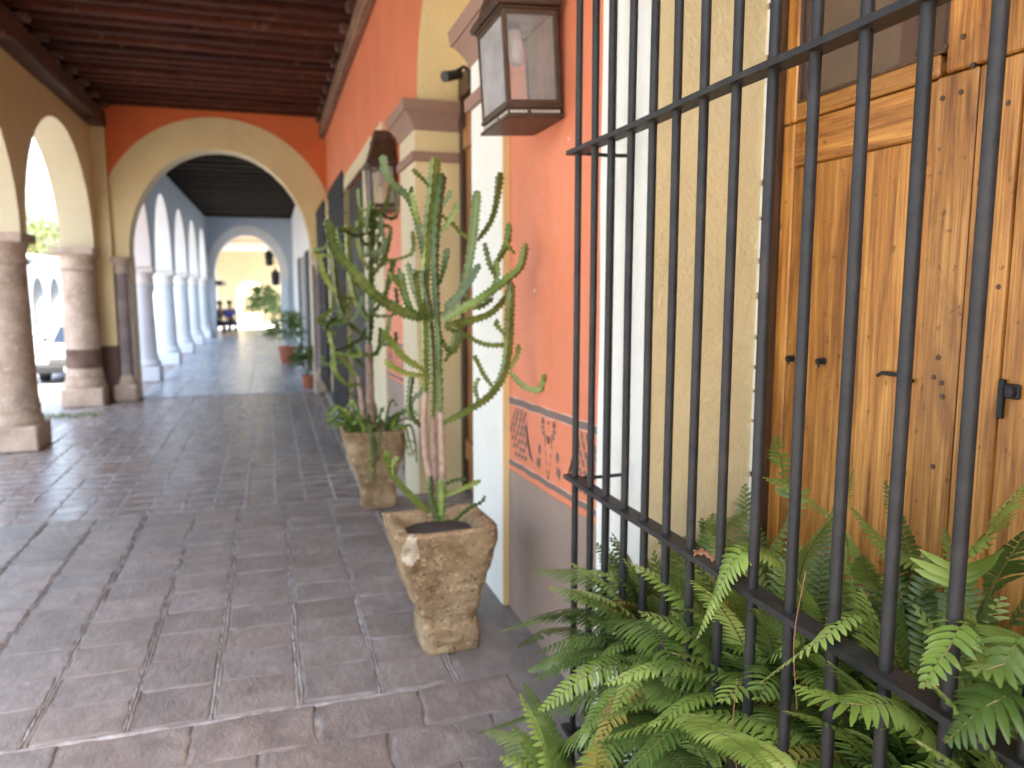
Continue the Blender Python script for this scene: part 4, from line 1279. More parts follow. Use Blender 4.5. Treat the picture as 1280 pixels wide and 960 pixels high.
# ================================================================== CACTI
def cactus(name, label, loc, branches, pale_idx=(), tooth=.019, step=.0048, THIN=.68, TOOTH=.0062):
    t = thing(name, label, "cactus", loc)
    r_ = random.Random(len(branches))
    for bi, (nm, r0, r1, pts) in enumerate(branches):
        path = catmull(pts, 10)
        # resample evenly
        P = [path[0]]; acc = 0
        for a, b in zip(path, path[1:]):
            d = (b - a).length
            while acc + d >= step:
                f = (step - acc) / d
                a = a + (b - a) * f; P.append(a.copy()); d = (b - a).length; acc = 0
            acc += d
        P.append(path[-1])
        N = len(P)
        ph = r_.uniform(0, 6); tw = r_.uniform(-.6, .6); a0 = r_.uniform(0, 2)
        mb = MB()
        if nm == 'trunk':
            rad = [(r0 + (r1 - r0) * i / (N - 1)) * .85 * (1 + .08 * math.sin(i * .7 + ph) + .06 * r_.uniform(-1, 1)) for i in range(N)]
            mb.tube(P, rad, 8)
            mb.build("trunk", M['bark'], t, smooth=True, loc=None)
            continue
        rings = []
        up = None
        for i, p in enumerate(P):
            tg = (P[min(i + 1, N - 1)] - P[max(i - 1, 0)]).normalized()
            if up is None:
                up = Vector((math.cos(a0), math.sin(a0), .3))
            a = (up - tg * up.dot(tg)).normalized(); up = a
            bb = tg.cross(a)
            f = i / (N - 1)
            R_ = (r0 + (r1 - r0) * f) * THIN
            env = min(1, .62 + i * .03) * min(1, math.sqrt(max(0.02, (N - 1 - i) * step / (R_ * 1.3))))
            env *= 1 + .10 * math.sin(f * 5 + ph)
            ring = []
            for k in range(9):
                ridge = k % 3 == 0
                an = 2 * math.pi * k / 9 + tw * f
                if ridge:
                    s_ = math.sin(2 * math.pi * i * step / tooth + k * 2.1 + ph)
                    rr = R_ * env * 1.0 + TOOTH * max(-.3, s_) * min(1, env * 1.6)
                    an += .10 * math.sin(2 * math.pi * i * step / (tooth * 2) + k)
                else:
                    rr = R_ * env * .44
                ring.append(mb.vert(p + (a * math.cos(an) + bb * math.sin(an)) * rr))
            rings.append(ring)
        for q0, q1 in zip(rings, rings[1:]):
            for k in range(9):
                mb.face((q0[k], q0[(k + 1) % 9], q1[(k + 1) % 9], q1[k]), 1 if k % 3 == 1 else 0)
        mb.face(rings[0][::-1]); mb.face(rings[-1])
        mats = [M['cactus'], M['cactuspale']]
        if bi in pale_idx: mats = [M['cactuspale'], M['cactuspale']]
        mb.build("branch", mats, t, smooth='auto', angle=50)
    return t
CACT1 = [
('branch', 0.024, 0.018, [(0.619, 3.0, 0.548), (0.602, 3.01, 0.637), (0.596, 3.02, 0.719)]),
('trunk', 0.016, 0.014, [(0.607, 3.03, 0.665), (0.591, 3.03, 0.75), (0.576, 3.03, 0.851), (0.575, 3.03, 0.999), (0.583, 3.03, 1.08)]),
('branch', 0.024, 0.018, [(0.632, 2.98, 0.553), (0.64, 2.985, 0.641), (0.642, 2.99, 0.723)]),
('trunk', 0.016, 0.014, [(0.644, 3.0, 0.68), (0.642, 3.0, 0.787), (0.64, 3.0, 0.886), (0.638, 3.0, 1.001)]),
('trunk', 0.016, 0.014, [(0.628, 3.06, 0.543), (0.625, 3.067, 0.705), (0.621, 3.073, 0.839), (0.621, 3.08, 0.972)]),
('branch', 0.024, 0.036, [(0.583, 3.03, 1.061), (0.583, 3.035, 1.273), (0.583, 3.04, 1.394), (0.593, 3.045, 1.59), (0.606, 3.05, 1.746), (0.624, 3.055, 1.865), (0.64, 3.06, 2.008)]),
('branch', 0.022, 0.03, [(0.638, 3.0, 0.984), (0.635, 3.003, 1.274), (0.631, 3.007, 1.37), (0.624, 3.01, 1.589), (0.63, 3.013, 1.713), (0.642, 3.017, 1.822), (0.66, 3.02, 1.942)]),
('branch', 0.022, 0.02, [(0.621, 3.08, 0.966), (0.627, 3.084, 1.105), (0.623, 3.088, 1.269), (0.612, 3.092, 1.383), (0.589, 3.096, 1.496), (0.577, 3.1, 1.566)]),
('branch', 0.028, 0.034, [(0.594, 3.0, 1.38), (0.495, 2.953, 1.401), (0.421, 2.907, 1.436), (0.357, 2.86, 1.478), (0.285, 2.813, 1.553), (0.216, 2.767, 1.631), (0.192, 2.72, 1.727)]),
('branch', 0.018, 0.024, [(0.59, 3.06, 1.606), (0.57, 3.05, 1.715), (0.533, 3.04, 1.836), (0.452, 3.03, 1.913), (0.428, 3.02, 2.0)]),
('branch', 0.016, 0.016, [(0.537, 3.03, 1.826), (0.532, 3.015, 1.863), (0.536, 3.0, 1.883)]),
('branch', 0.026, 0.026, [(0.555, 2.98, 1.372), (0.515, 2.96, 1.419), (0.485, 2.94, 1.496), (0.471, 2.92, 1.562)]),
('branch', 0.024, 0.022, [(0.567, 2.96, 1.379), (0.543, 2.94, 1.45), (0.525, 2.92, 1.541), (0.531, 2.9, 1.562)]),
('branch', 0.02, 0.02, [(0.604, 3.1, 1.392), (0.56, 3.117, 1.495), (0.541, 3.133, 1.576), (0.541, 3.15, 1.599)]),
('branch', 0.018, 0.02, [(0.645, 3.02, 1.511), (0.661, 3.0, 1.583), (0.67, 2.98, 1.647)]),
('branch', 0.022, 0.032, [(0.663, 3.08, 1.382), (0.735, 3.085, 1.456), (0.77, 3.09, 1.544), (0.8, 3.095, 1.69), (0.822, 3.1, 1.89)]),
('branch', 0.018, 0.026, [(0.808, 3.1, 1.684), (0.831, 3.085, 1.709), (0.864, 3.07, 1.76), (0.884, 3.055, 1.827), (0.9, 3.04, 1.958)]),
('branch', 0.014, 0.018, [(0.634, 3.02, 1.698), (0.672, 3.0, 1.744), (0.7, 2.98, 1.792), (0.711, 2.96, 1.821)]),
('branch', 0.014, 0.014, [(0.655, 3.05, 1.785), (0.707, 3.067, 1.75), (0.747, 3.083, 1.714), (0.791, 3.1, 1.694)]),
('branch', 0.03, 0.026, [(0.654, 2.98, 1.37), (0.722, 2.963, 1.411), (0.789, 2.947, 1.446), (0.903, 2.93, 1.533), (0.944, 2.913, 1.574), (0.955, 2.897, 1.626), (0.956, 2.88, 1.668)]),
('branch', 0.026, 0.024, [(0.667, 3.04, 1.349), (0.764, 3.045, 1.366), (0.857, 3.05, 1.394), (0.927, 3.055, 1.459), (0.957, 3.06, 1.515)]),
('branch', 0.022, 0.02, [(0.65, 2.96, 1.421), (0.716, 2.953, 1.477), (0.751, 2.947, 1.521), (0.788, 2.94, 1.589)]),
('branch', 0.016, 0.02, [(0.853, 2.94, 1.539), (0.827, 2.93, 1.589), (0.802, 2.92, 1.671)]),
('branch', 0.016, 0.024, [(0.869, 3.04, 1.573), (0.911, 3.047, 1.638), (0.937, 3.053, 1.69), (0.946, 3.06, 1.762)]),
('branch', 0.024, 0.03, [(0.643, 2.98, 0.961), (0.744, 2.975, 1.009), (0.833, 2.97, 1.065), (0.886, 2.965, 1.148), (0.908, 2.96, 1.255), (0.914, 2.955, 1.384), (0.919, 2.95, 1.521)]),
('branch', 0.016, 0.022, [(0.912, 2.95, 1.159), (0.958, 2.923, 1.105), (1.013, 2.895, 1.084), (1.03, 2.867, 1.122), (1.023, 2.84, 1.157)]),
('branch', 0.014, 0.02, [(0.912, 2.95, 1.172), (0.944, 2.965, 1.218), (0.959, 2.98, 1.269)]),
('branch', 0.02, 0.022, [(0.582, 3.0, 1.168), (0.492, 2.953, 1.228), (0.439, 2.907, 1.286), (0.392, 2.86, 1.343)]),
('branch', 0.018, 0.018, [(0.596, 3.04, 1.144), (0.494, 2.99, 1.168), (0.409, 2.94, 1.22)]),
('branch', 0.018, 0.022, [(0.577, 3.06, 0.928), (0.53, 3.073, 0.978), (0.524, 3.087, 1.042), (0.541, 3.1, 1.139)]),
('branch', 0.018, 0.016, [(0.665, 3.04, 1.2), (0.701, 3.05, 1.263), (0.718, 3.06, 1.318)]),
('branch', 0.018, 0.016, [(0.68, 3.1, 1.339), (0.762, 3.107, 1.304), (0.854, 3.113, 1.262), (0.947, 3.12, 1.256)]),
('branch', 0.014, 0.018, [(0.847, 2.97, 1.097), (0.804, 2.96, 1.152), (0.772, 2.95, 1.211), (0.753, 2.94, 1.229)]),
('branch', 0.014, 0.014, [(0.786, 2.97, 1.047), (0.768, 2.95, 1.099), (0.78, 2.93, 1.143)]),
('branch', 0.02, 0.024, [(0.577, 2.95, 0.606), (0.488, 2.893, 0.704), (0.419, 2.837, 0.796), (0.38, 2.78, 0.905)]),
('branch', 0.014, 0.018, [(0.414, 2.8, 0.805), (0.413, 2.79, 0.85), (0.433, 2.78, 0.875)]),
('branch', 0.016, 0.016, [(0.628, 2.96, 0.659), (0.683, 2.91, 0.697), (0.765, 2.86, 0.745)]),
('branch', 0.014, 0.014, [(0.649, 3.02, 0.695), (0.693, 3.01, 0.714), (0.742, 3.0, 0.719)]),
('branch', 0.014, 0.01, [(0.678, 2.98, 0.548), (0.74, 2.97, 0.6), (0.792, 2.96, 0.625), (0.806, 2.95, 0.653)]),
('branch', 0.014, 0.014, [(0.617, 2.97, 0.59), (0.589, 2.96, 0.668), (0.582, 2.95, 0.753)]),
('branch', 0.02, 0.02, [(0.622, 2.95, 0.586), (0.626, 2.95, 0.668), (0.624, 2.95, 0.74)]),
('branch', 0.012, 0.018, [(0.581, 3.04, 1.739), (0.553, 3.02, 1.78), (0.532, 3.0, 1.862)]),
('branch', 0.012, 0.016, [(0.613, 3.06, 1.896), (0.581, 3.04, 1.923), (0.543, 3.02, 1.949)]),
('branch', 0.012, 0.016, [(0.654, 3.0, 1.811), (0.674, 2.99, 1.841), (0.685, 2.98, 1.871)]),
('branch', 0.014, 0.02, [(0.642, 3.05, 1.319), (0.667, 3.042, 1.264), (0.698, 3.035, 1.238), (0.726, 3.028, 1.303), (0.718, 3.02, 1.352)]),
('branch', 0.016, 0.018, [(0.75, 3.05, 1.483), (0.777, 3.053, 1.431), (0.818, 3.057, 1.421), (0.877, 3.06, 1.456)]),
('branch', 0.014, 0.018, [(0.823, 3.0, 1.438), (0.858, 2.993, 1.496), (0.873, 2.987, 1.559), (0.861, 2.98, 1.606)]),
('branch', 0.012, 0.014, [(0.92, 2.9, 1.626), (0.89, 2.89, 1.656), (0.878, 2.88, 1.679)]),
('branch', 0.014, 0.016, [(0.901, 2.97, 1.303), (0.857, 2.955, 1.353), (0.859, 2.94, 1.369)]),
('branch', 0.018, 0.018, [(0.603, 3.06, 1.141), (0.578, 3.073, 1.075), (0.54, 3.087, 1.042), (0.532, 3.1, 0.974)]),
('branch', 0.016, 0.02, [(0.479, 2.94, 1.49), (0.452, 2.92, 1.52), (0.431, 2.9, 1.555)]),
('branch', 0.02, 0.02, [(0.597, 2.95, 1.372), (0.584, 2.943, 1.434), (0.565, 2.937, 1.526), (0.574, 2.93, 1.572)]),
]
CACT2 = [
('trunk', 0.035, 0.03, [(0.634, 5.3, 0.53), (0.633, 5.3, 0.726), (0.633, 5.3, 0.948), (0.631, 5.3, 1.113)]),
('trunk', 0.025, 0.02, [(0.58, 5.25, 0.542), (0.565, 5.225, 0.739), (0.545, 5.2, 0.907)]),
('branch', 0.05, 0.045, [(0.631, 5.3, 1.102), (0.65, 5.312, 1.384), (0.658, 5.325, 1.654), (0.675, 5.337, 1.869), (0.675, 5.35, 2.019)]),
('branch', 0.045, 0.045, [(0.635, 5.3, 1.276), (0.55, 5.275, 1.412), (0.51, 5.25, 1.598), (0.498, 5.225, 1.806), (0.493, 5.2, 1.907)]),
('branch', 0.045, 0.04, [(0.621, 5.25, 1.144), (0.498, 5.212, 1.255), (0.426, 5.175, 1.415), (0.399, 5.137, 1.647), (0.39, 5.1, 1.797)]),
('branch', 0.04, 0.04, [(0.653, 5.35, 1.301), (0.751, 5.367, 1.437), (0.795, 5.383, 1.575), (0.827, 5.4, 1.685)]),
('branch', 0.04, 0.035, [(0.67, 5.35, 1.574), (0.745, 5.367, 1.683), (0.794, 5.383, 1.82), (0.81, 5.4, 1.914)]),
('branch', 0.04, 0.035, [(0.665, 5.35, 1.601), (0.601, 5.333, 1.707), (0.576, 5.317, 1.839), (0.587, 5.3, 1.943)]),
('branch', 0.04, 0.035, [(0.545, 5.2, 0.896), (0.451, 5.167, 1.02), (0.374, 5.133, 1.13), (0.356, 5.1, 1.314)]),
('branch', 0.035, 0.03, [(0.584, 5.2, 0.959), (0.503, 5.15, 1.073), (0.48, 5.1, 1.182)]),
('branch', 0.035, 0.03, [(0.396, 5.1, 1.467), (0.332, 5.067, 1.569), (0.299, 5.033, 1.702), (0.269, 5.0, 1.73)]),
('branch', 0.035, 0.03, [(0.398, 5.1, 1.184), (0.313, 5.075, 1.264), (0.278, 5.05, 1.301)]),
('branch', 0.035, 0.03, [(0.634, 5.3, 1.003), (0.722, 5.283, 1.112), (0.765, 5.267, 1.221), (0.775, 5.25, 1.304)]),
('branch', 0.035, 0.03, [(0.549, 5.15, 0.858), (0.468, 5.117, 0.865), (0.39, 5.083, 0.951), (0.371, 5.05, 1.085)]),
('branch', 0.035, 0.03, [(0.491, 5.2, 1.649), (0.44, 5.175, 1.751), (0.427, 5.15, 1.877)]),
('branch', 0.03, 0.03, [(0.663, 5.35, 1.762), (0.721, 5.325, 1.842), (0.737, 5.3, 1.984)]),
('branch', 0.03, 0.03, [(0.492, 5.15, 1.258), (0.427, 5.1, 1.297), (0.357, 5.05, 1.28), (0.317, 5.0, 1.232)]),

('branch', 0.026, 0.03, [(0.827, 5.4, 1.685), (0.718, 5.43, 1.651), (0.737, 5.43, 1.813)]),
('branch', 0.026, 0.03, [(0.81, 5.4, 1.914), (0.715, 5.41, 1.926), (0.705, 5.41, 2.059)]),
('branch', 0.026, 0.03, [(0.827, 5.4, 1.685), (0.669, 5.458, 1.727), (0.692, 5.458, 1.962)]),
('branch', 0.026, 0.03, [(0.313, 5.075, 1.264), (0.497, 5.02, 1.292), (0.575, 5.02, 1.448)]),
('branch', 0.026, 0.03, [(0.427, 5.15, 1.877), (0.576, 5.261, 1.84), (0.589, 5.261, 1.93)]),
('branch', 0.026, 0.03, [(0.503, 5.15, 1.073), (0.661, 5.18, 1.057), (0.695, 5.18, 1.233)]),
('branch', 0.026, 0.03, [(0.587, 5.3, 1.943), (0.751, 5.344, 2.009), (0.812, 5.344, 2.231)]),
('branch', 0.026, 0.03, [(0.775, 5.25, 1.304), (0.657, 5.26, 1.328), (0.673, 5.26, 1.517)]),
('branch', 0.026, 0.03, [(0.775, 5.25, 1.304), (0.834, 5.335, 1.358), (0.823, 5.335, 1.5)]),
('branch', 0.026, 0.03, [(0.451, 5.167, 1.02), (0.339, 5.256, 0.987), (0.312, 5.256, 1.048)]),
('branch', 0.026, 0.03, [(0.371, 5.05, 1.085), (0.532, 4.997, 1.065), (0.512, 4.997, 1.139)]),
('branch', 0.026, 0.03, [(0.55, 5.275, 1.412), (0.411, 5.218, 1.46), (0.314, 5.218, 1.628)]),
('branch', 0.026, 0.03, [(0.601, 5.333, 1.707), (0.732, 5.306, 1.754), (0.767, 5.306, 1.828)]),
('branch', 0.026, 0.03, [(0.427, 5.15, 1.877), (0.579, 5.255, 1.882), (0.58, 5.255, 2.007)]),
('branch', 0.026, 0.03, [(0.601, 5.333, 1.707), (0.745, 5.303, 1.739), (0.729, 5.303, 1.968)]),
('branch', 0.026, 0.03, [(0.576, 5.317, 1.839), (0.695, 5.367, 1.885), (0.67, 5.367, 1.975)]),
('branch', 0.026, 0.03, [(0.722, 5.283, 1.112), (0.807, 5.305, 1.105), (0.815, 5.305, 1.19)]),
('branch', 0.026, 0.03, [(0.587, 5.3, 1.943), (0.671, 5.365, 1.908), (0.695, 5.365, 2.046)]),
('branch', 0.026, 0.03, [(0.81, 5.4, 1.914), (0.702, 5.359, 1.951), (0.66, 5.359, 2.045)]),
('branch', 0.026, 0.03, [(0.278, 5.05, 1.301), (0.383, 5.124, 1.376), (0.364, 5.124, 1.576)]),
('branch', 0.026, 0.03, [(0.827, 5.4, 1.685), (0.937, 5.288, 1.735), (0.942, 5.288, 1.879)]),
('branch', 0.026, 0.03, [(0.313, 5.075, 1.264), (0.436, 4.976, 1.285), (0.462, 4.976, 1.393)]),
('branch', 0.026, 0.03, [(0.299, 5.033, 1.702), (0.391, 5.014, 1.703), (0.443, 5.014, 1.78)]),
('branch', 0.026, 0.03, [(0.675, 5.35, 2.019), (0.844, 5.402, 1.974), (0.864, 5.402, 2.157)]),
('branch', 0.026, 0.03, [(0.371, 5.05, 1.085), (0.528, 5.137, 1.14), (0.597, 5.137, 1.229)]),
('branch', 0.026, 0.03, [(0.751, 5.367, 1.437), (0.567, 5.469, 1.516), (0.484, 5.469, 1.722)]),
('branch', 0.026, 0.03, [(0.675, 5.35, 2.019), (0.609, 5.389, 2.029), (0.598, 5.389, 2.165)]),
('branch', 0.026, 0.03, [(0.313, 5.075, 1.264), (0.415, 5.085, 1.294), (0.404, 5.085, 1.358)]),
('branch', 0.026, 0.03, [(0.55, 5.275, 1.412), (0.479, 5.369, 1.389), (0.433, 5.369, 1.491)]),
('branch', 0.026, 0.03, [(0.721, 5.325, 1.842), (0.628, 5.217, 1.854), (0.654, 5.217, 2.065)]),
('branch', 0.026, 0.03, [(0.269, 5.0, 1.73), (0.35, 4.964, 1.753), (0.375, 4.964, 1.851)]),
('branch', 0.026, 0.03, [(0.795, 5.383, 1.575), (0.872, 5.435, 1.574), (0.862, 5.435, 1.633)]),
('branch', 0.026, 0.03, [(0.576, 5.317, 1.839), (0.659, 5.41, 1.794), (0.698, 5.41, 1.991)]),

]
cactus("cactus", "tall many-armed green cactus with toothed ridges growing in the nearest stone planter", (.62, 3.03, .52), CACT1, (27, 28, 34, 35, 36))
cactus("cactus", "blurred pale green cactus rising from the second stone planter", (.63, 5.25, .52), CACT2, (3, 4, 10, 11), .04, .011, .52, .008)

# grassy trailing plant over the second planter's rim
def trailing(label, cx, cy, z, rad, n, seed):
    t = thing("trailing_plant", label, "plant", (cx, cy, z))
    r_ = random.Random(seed)
    for i in range(n):
        a = r_.uniform(0, 2 * math.pi); d = rad * r_.uniform(.5, 1)
        x, y = cx + d * math.cos(a), cy + d * .8 * math.sin(a)
        hang = r_.random() < .45 and (math.cos(a) > -.2)
        ox, oy = math.cos(a), math.sin(a)
        if hang:
            L = r_.uniform(.12, .36)
            pts = [(x, y, z), (x + ox * .07, y + oy * .07, z + .03), (x + ox * .10, y + oy * .10, z - L * .4), (x + ox * .11 + r_.uniform(-.02, .02), y + oy * .10, z - L)]
        else:
            L = r_.uniform(.08, .24)
            pts = [(x, y, z), (x + ox * .04, y + oy * .04, z + L * .5), (x + ox * .11, y + oy * .11, z + L * .75), (x + ox * .18, y + oy * .18, z + L * .5)]
        pts = [(min(p[0], 1.0), p[1], p[2]) for p in pts]
        pa = catmull(pts, 5)
        mb = MB(); mb.tube(pa, [.011 * (1 - .8 * k / len(pa)) + .001 for k in range(len(pa))], 5)
        for k in range(2, len(pa), 2):
            p = pa[k]
            for s_ in (-1, 1):
                e = p + Vector((r_.uniform(-.03, .03), r_.uniform(-.03, .03), r_.uniform(-.01, .02)))
                mb.poly([p, p + (e - p) * .5 + Vector((0, 0, .006)), e, p + (e - p) * .5 - Vector((0, .006, .006))])
        mb.build("stem", M['potleaf'] if r_.random() < .5 else M['cactus'], t, smooth=True)
    return t
trailing("grassy trailing plant spilling over the rim of the second planter", .64, 5.2, .53, .19, 44, 3)

# ================================================================== FERNS
def frond(parent, path_pts, w, pitch=.0165, seed=0, bare=.12, mat='fern', twist=0.0):
    r_ = random.Random(seed)
    path = catmull(path_pts, 14)
    P = [path[0]]; acc = 0; step = pitch
    for a, b in zip(path, path[1:]):
        d = (b - a).length
        while acc + d >= step:
            f = (step - acc) / d
            a = a + (b - a) * f; P.append(a.copy()); d = (b - a).length; acc = 0
        acc += d
    N = len(P)
    if N < 8: return None
    mb = MB()
    mb.tube(P[::2] + [P[-1]], [.0020 * (1 - .75 * k / (N / 2 + 1)) + .0003 for k in range(len(P[::2]) + 1)], 5, mi=1, cap=False)
    up = Vector((0, 0, 1))
    wig = r_.uniform(0, 6)
    for i in range(N - 1):
        f = i / (N - 1)
        if f < bare: continue
        g = (f - bare) / (1 - bare)
        env = min(1, .45 + g * 3.6) * (1 - g ** 3.0) ** .8
        L0 = w * env
        if L0 < .004: continue
        t = (P[min(i + 1, N - 1)] - P[i - 1]).normalized()
        nrm = (up - t * up.dot(t))
        if nrm.length < .15:
            nrm = Vector((-.5, -.8, .1)); nrm = nrm - t * nrm.dot(t)
        nrm.normalize()
        side = t.cross(nrm)
        if twist:
            c, s_ = math.cos(twist), math.sin(twist)
            nrm, side = nrm * c + side * s_, side * c - nrm * s_
        for sg in (-1, 1):
            L = L0 * r_.uniform(.9, 1.06)
            if r_.random() < .02: continue
            sweep = .10 + .42 * g + r_.uniform(-.07, .07)
            d = (side * sg * math.cos(sweep) + t * math.sin(sweep)).normalized()
            lift = r_.uniform(.05, .22)
            wd = min(.0072, .0042 + L * .040) * r_.uniform(.9, 1.1) * max(pitch, .0145) / .0165
            b0 = P[i] + t * (pitch * .5 if sg > 0 else 0)
            ax = t - d * t.dot(d); ax.normalize()
            pr = None
            n = 5
            rowp = None
            for k in range(n + 1):
                q = k / n
                c = b0 + d * L * q + nrm * (L * (lift * q - (lift + .20) * q * q)) + t * (L * .10 * q * q)
                hw = wd * (.80, 1.05, 1.02, .95, .74, .18)[k] * (1 + .10 * math.sin(k * 2.3 + i + wig))
                row = (mb.vert(c - ax * hw + nrm * hw * .30), mb.vert(c), mb.vert(c + ax * hw + nrm * hw * .30))
                if rowp:
                    mb.face((rowp[0], rowp[1], row[1], row[0])); mb.face((rowp[1], rowp[2], row[2], row[1]))
                rowp = row
    return mb.build("frond", [M[mat], M['stalk']], parent, smooth=True)

CL = [(1.02, 1.70, .50), (1.04, 1.30, .58), (1.06, .98, .62), (1.02, .66, .66), (.68, 1.50, .16)]
names = ["bushy green fern lowest at the left end of the window grille, spreading over the pavement",
         "green fern in the middle of the grille with long arching fronds between the bars",
         "green fern against the wooden door behind the right-hand bars",
         "large green fern at the lower right corner with broad fronds behind the bars",
         "low green fern on the pavement in front of the bars, nearest the bottom edge"]
ferns = []
for (x, y, z), lb in zip(CL, names):
    t = thing("fern", lb, "fern", (x, y, z), "ferns behind the window grille")
    mb = MB(); mb.lathe([(.09, .02), (.11, .05), (.145, max(z - .02, .06)), (.155, max(z - .018, .062)), (.155, z), (.14, z), (.135, z - .03)], (x, y, 0), 20)
    mb.build("pot", M['soil'], t, smooth='auto')
    ferns.append(t)
def clampp(p):
    x, y, z = p
    if x > .98: y = min(y, 1.945); x = min(x, 1.385)
    z = max(z, .02)
    return (x, y, z)
KEY = [
([(0.98, 1.742, 0.641), (0.86, 1.89, 0.695), (0.72, 2.102, 0.658)], 0.085),
([(0.86, 1.939, 0.49), (0.8, 2.106, 0.46), (0.74, 2.314, 0.307)], 0.06),
([(0.92, 1.78, 0.485), (0.84, 1.949, 0.434), (0.76, 2.131, 0.358)], 0.05),
([(0.9, 1.593, 0.57), (0.7, 1.808, 0.392), (0.6, 2.324, -0.101)], 0.075),
([(0.8, 1.65, 0.44), (0.7, 1.694, 0.368), (0.62, 1.983, 0.011)], 0.08),
([(0.8, 1.698, 0.446), (0.74, 1.37, 0.553), (0.7, 1.051, 0.632)], 0.085),
([(0.84, 1.563, 0.588), (0.78, 1.326, 0.624), (0.74, 1.114, 0.642)], 0.075),
([(0.8, 1.573, 0.71), (0.76, 1.382, 0.759), (0.74, 1.262, 0.734)], 0.08),
([(0.98, 1.222, 0.892), (0.84, 1.212, 1.001), (0.76, 1.246, 0.813)], 0.07),
([(1.05, 1.176, 0.975), (0.95, 1.175, 1.103), (0.88, 1.248, 1.142)], 0.05),
([(1.2, 1.554, 0.929), (1.2, 1.584, 1.043), (1.15, 1.545, 1.148)], 0.05),
([(0.95, 0.827, 1.035), (0.95, 0.793, 1.166), (0.95, 0.746, 1.246)], 0.11),
([(0.85, 0.643, 1.064), (0.8, 0.643, 1.057), (0.76, 0.657, 1.053)], 0.09),
([(0.88, 0.733, 1.039), (0.8, 0.72, 1.035), (0.76, 0.714, 0.992)], 0.07),
([(0.86, 0.805, 0.883), (0.76, 0.835, 0.914), (0.72, 0.91, 0.912)], 0.1),
([(0.92, 0.96, 0.954), (0.8, 0.955, 0.942), (0.74, 1.02, 0.847)], 0.045),
([(1.2, 1.082, 0.936), (1.15, 1.171, 0.982), (1.1, 1.236, 1.062)], 0.075),
([(1.1, 1.099, 0.871), (1.05, 1.122, 0.962), (1.0, 1.091, 1.025)], 0.07),
([(0.76, 1.203, 0.68), (0.7, 0.928, 0.795), (0.66, 0.787, 0.821)], 0.085),
([(0.74, 1.145, 0.709), (0.68, 0.972, 0.786), (0.64, 0.811, 0.826)], 0.08),
([(1.15, 1.111, 0.859), (1.2, 1.157, 0.932), (1.25, 1.307, 1.086)], 0.06),
([(1.15, 1.009, 0.934), (1.15, 1.033, 1.014), (1.15, 1.059, 1.073)], 0.05),
([(1.25, 1.726, 0.716), (1.3, 1.86, 0.805), (1.3, 1.889, 0.941)], 0.06),
([(1.2, 1.964, 0.532), (1.22, 1.984, 0.699), (1.2, 1.981, 0.827)], 0.07),
([(1.2, 1.825, 0.732), (1.15, 1.772, 0.835), (1.1, 1.577, 0.952)], 0.06),
([(1.05, 1.07, 0.921), (1.0, 1.113, 0.91), (0.98, 1.15, 1.007)], 0.06),
([(0.95, 1.151, 0.773), (0.9, 1.138, 0.85), (0.88, 1.252, 0.7)], 0.08),
([(1.0, 1.25, 0.921), (0.95, 1.1, 1.101), (0.9, 1.005, 1.207)], 0.045),
([(1.0, 1.799, 0.603), (0.92, 1.837, 0.69), (0.88, 1.91, 0.76)], 0.06),
([(0.98, 1.596, 0.566), (0.92, 1.389, 0.751), (0.88, 1.179, 0.786)], 0.07),
([(0.8, 1.583, 0.457), (0.72, 1.64, 0.428), (0.68, 1.813, 0.255)], 0.08),
([(0.84, 0.629, 0.993), (0.78, 0.633, 1.021), (0.74, 0.657, 0.964)], 0.1),
([(1.1, 0.92, 0.977), (1.1, 0.885, 1.071), (1.1, 0.857, 1.132)], 0.1),

]
def nearest(p):
    return min(range(5), key=lambda i: (CL[i][0] - p[0]) ** 2 + (CL[i][1] - p[1]) ** 2 + .5 * (CL[i][2] - p[2]) ** 2)
for k, (P, w) in enumerate(KEY):
    i = nearest(P[0]); c = CL[i]
    r_ = random.Random(k)
    base = (c[0] + r_.uniform(-.04, .04), c[1] + r_.uniform(-.04, .04), c[2])
    P = [clampp(q) for q in P]
    if Vector(base).to_tuple() and (Vector(base) - Vector(P[0])).length > .06:
        pts = [base] + P; L0 = (Vector(base) - Vector(P[0])).length
        Lt = L0 + (Vector(P[1]) - Vector(P[0])).length + (Vector(P[2]) - Vector(P[1])).length
        bare = max(.06, L0 / Lt - .16)
    else:
        pts = P; bare = .05
    if P[1][1] < 1.35: w *= .66
    frond(ferns[i], pts, w, .0150 if P[1][1] > 1.35 else .0112, k, bare, ('fernpale' if k % 3 == 0 else 'fern'), twist=r_.uniform(-.35, .35))
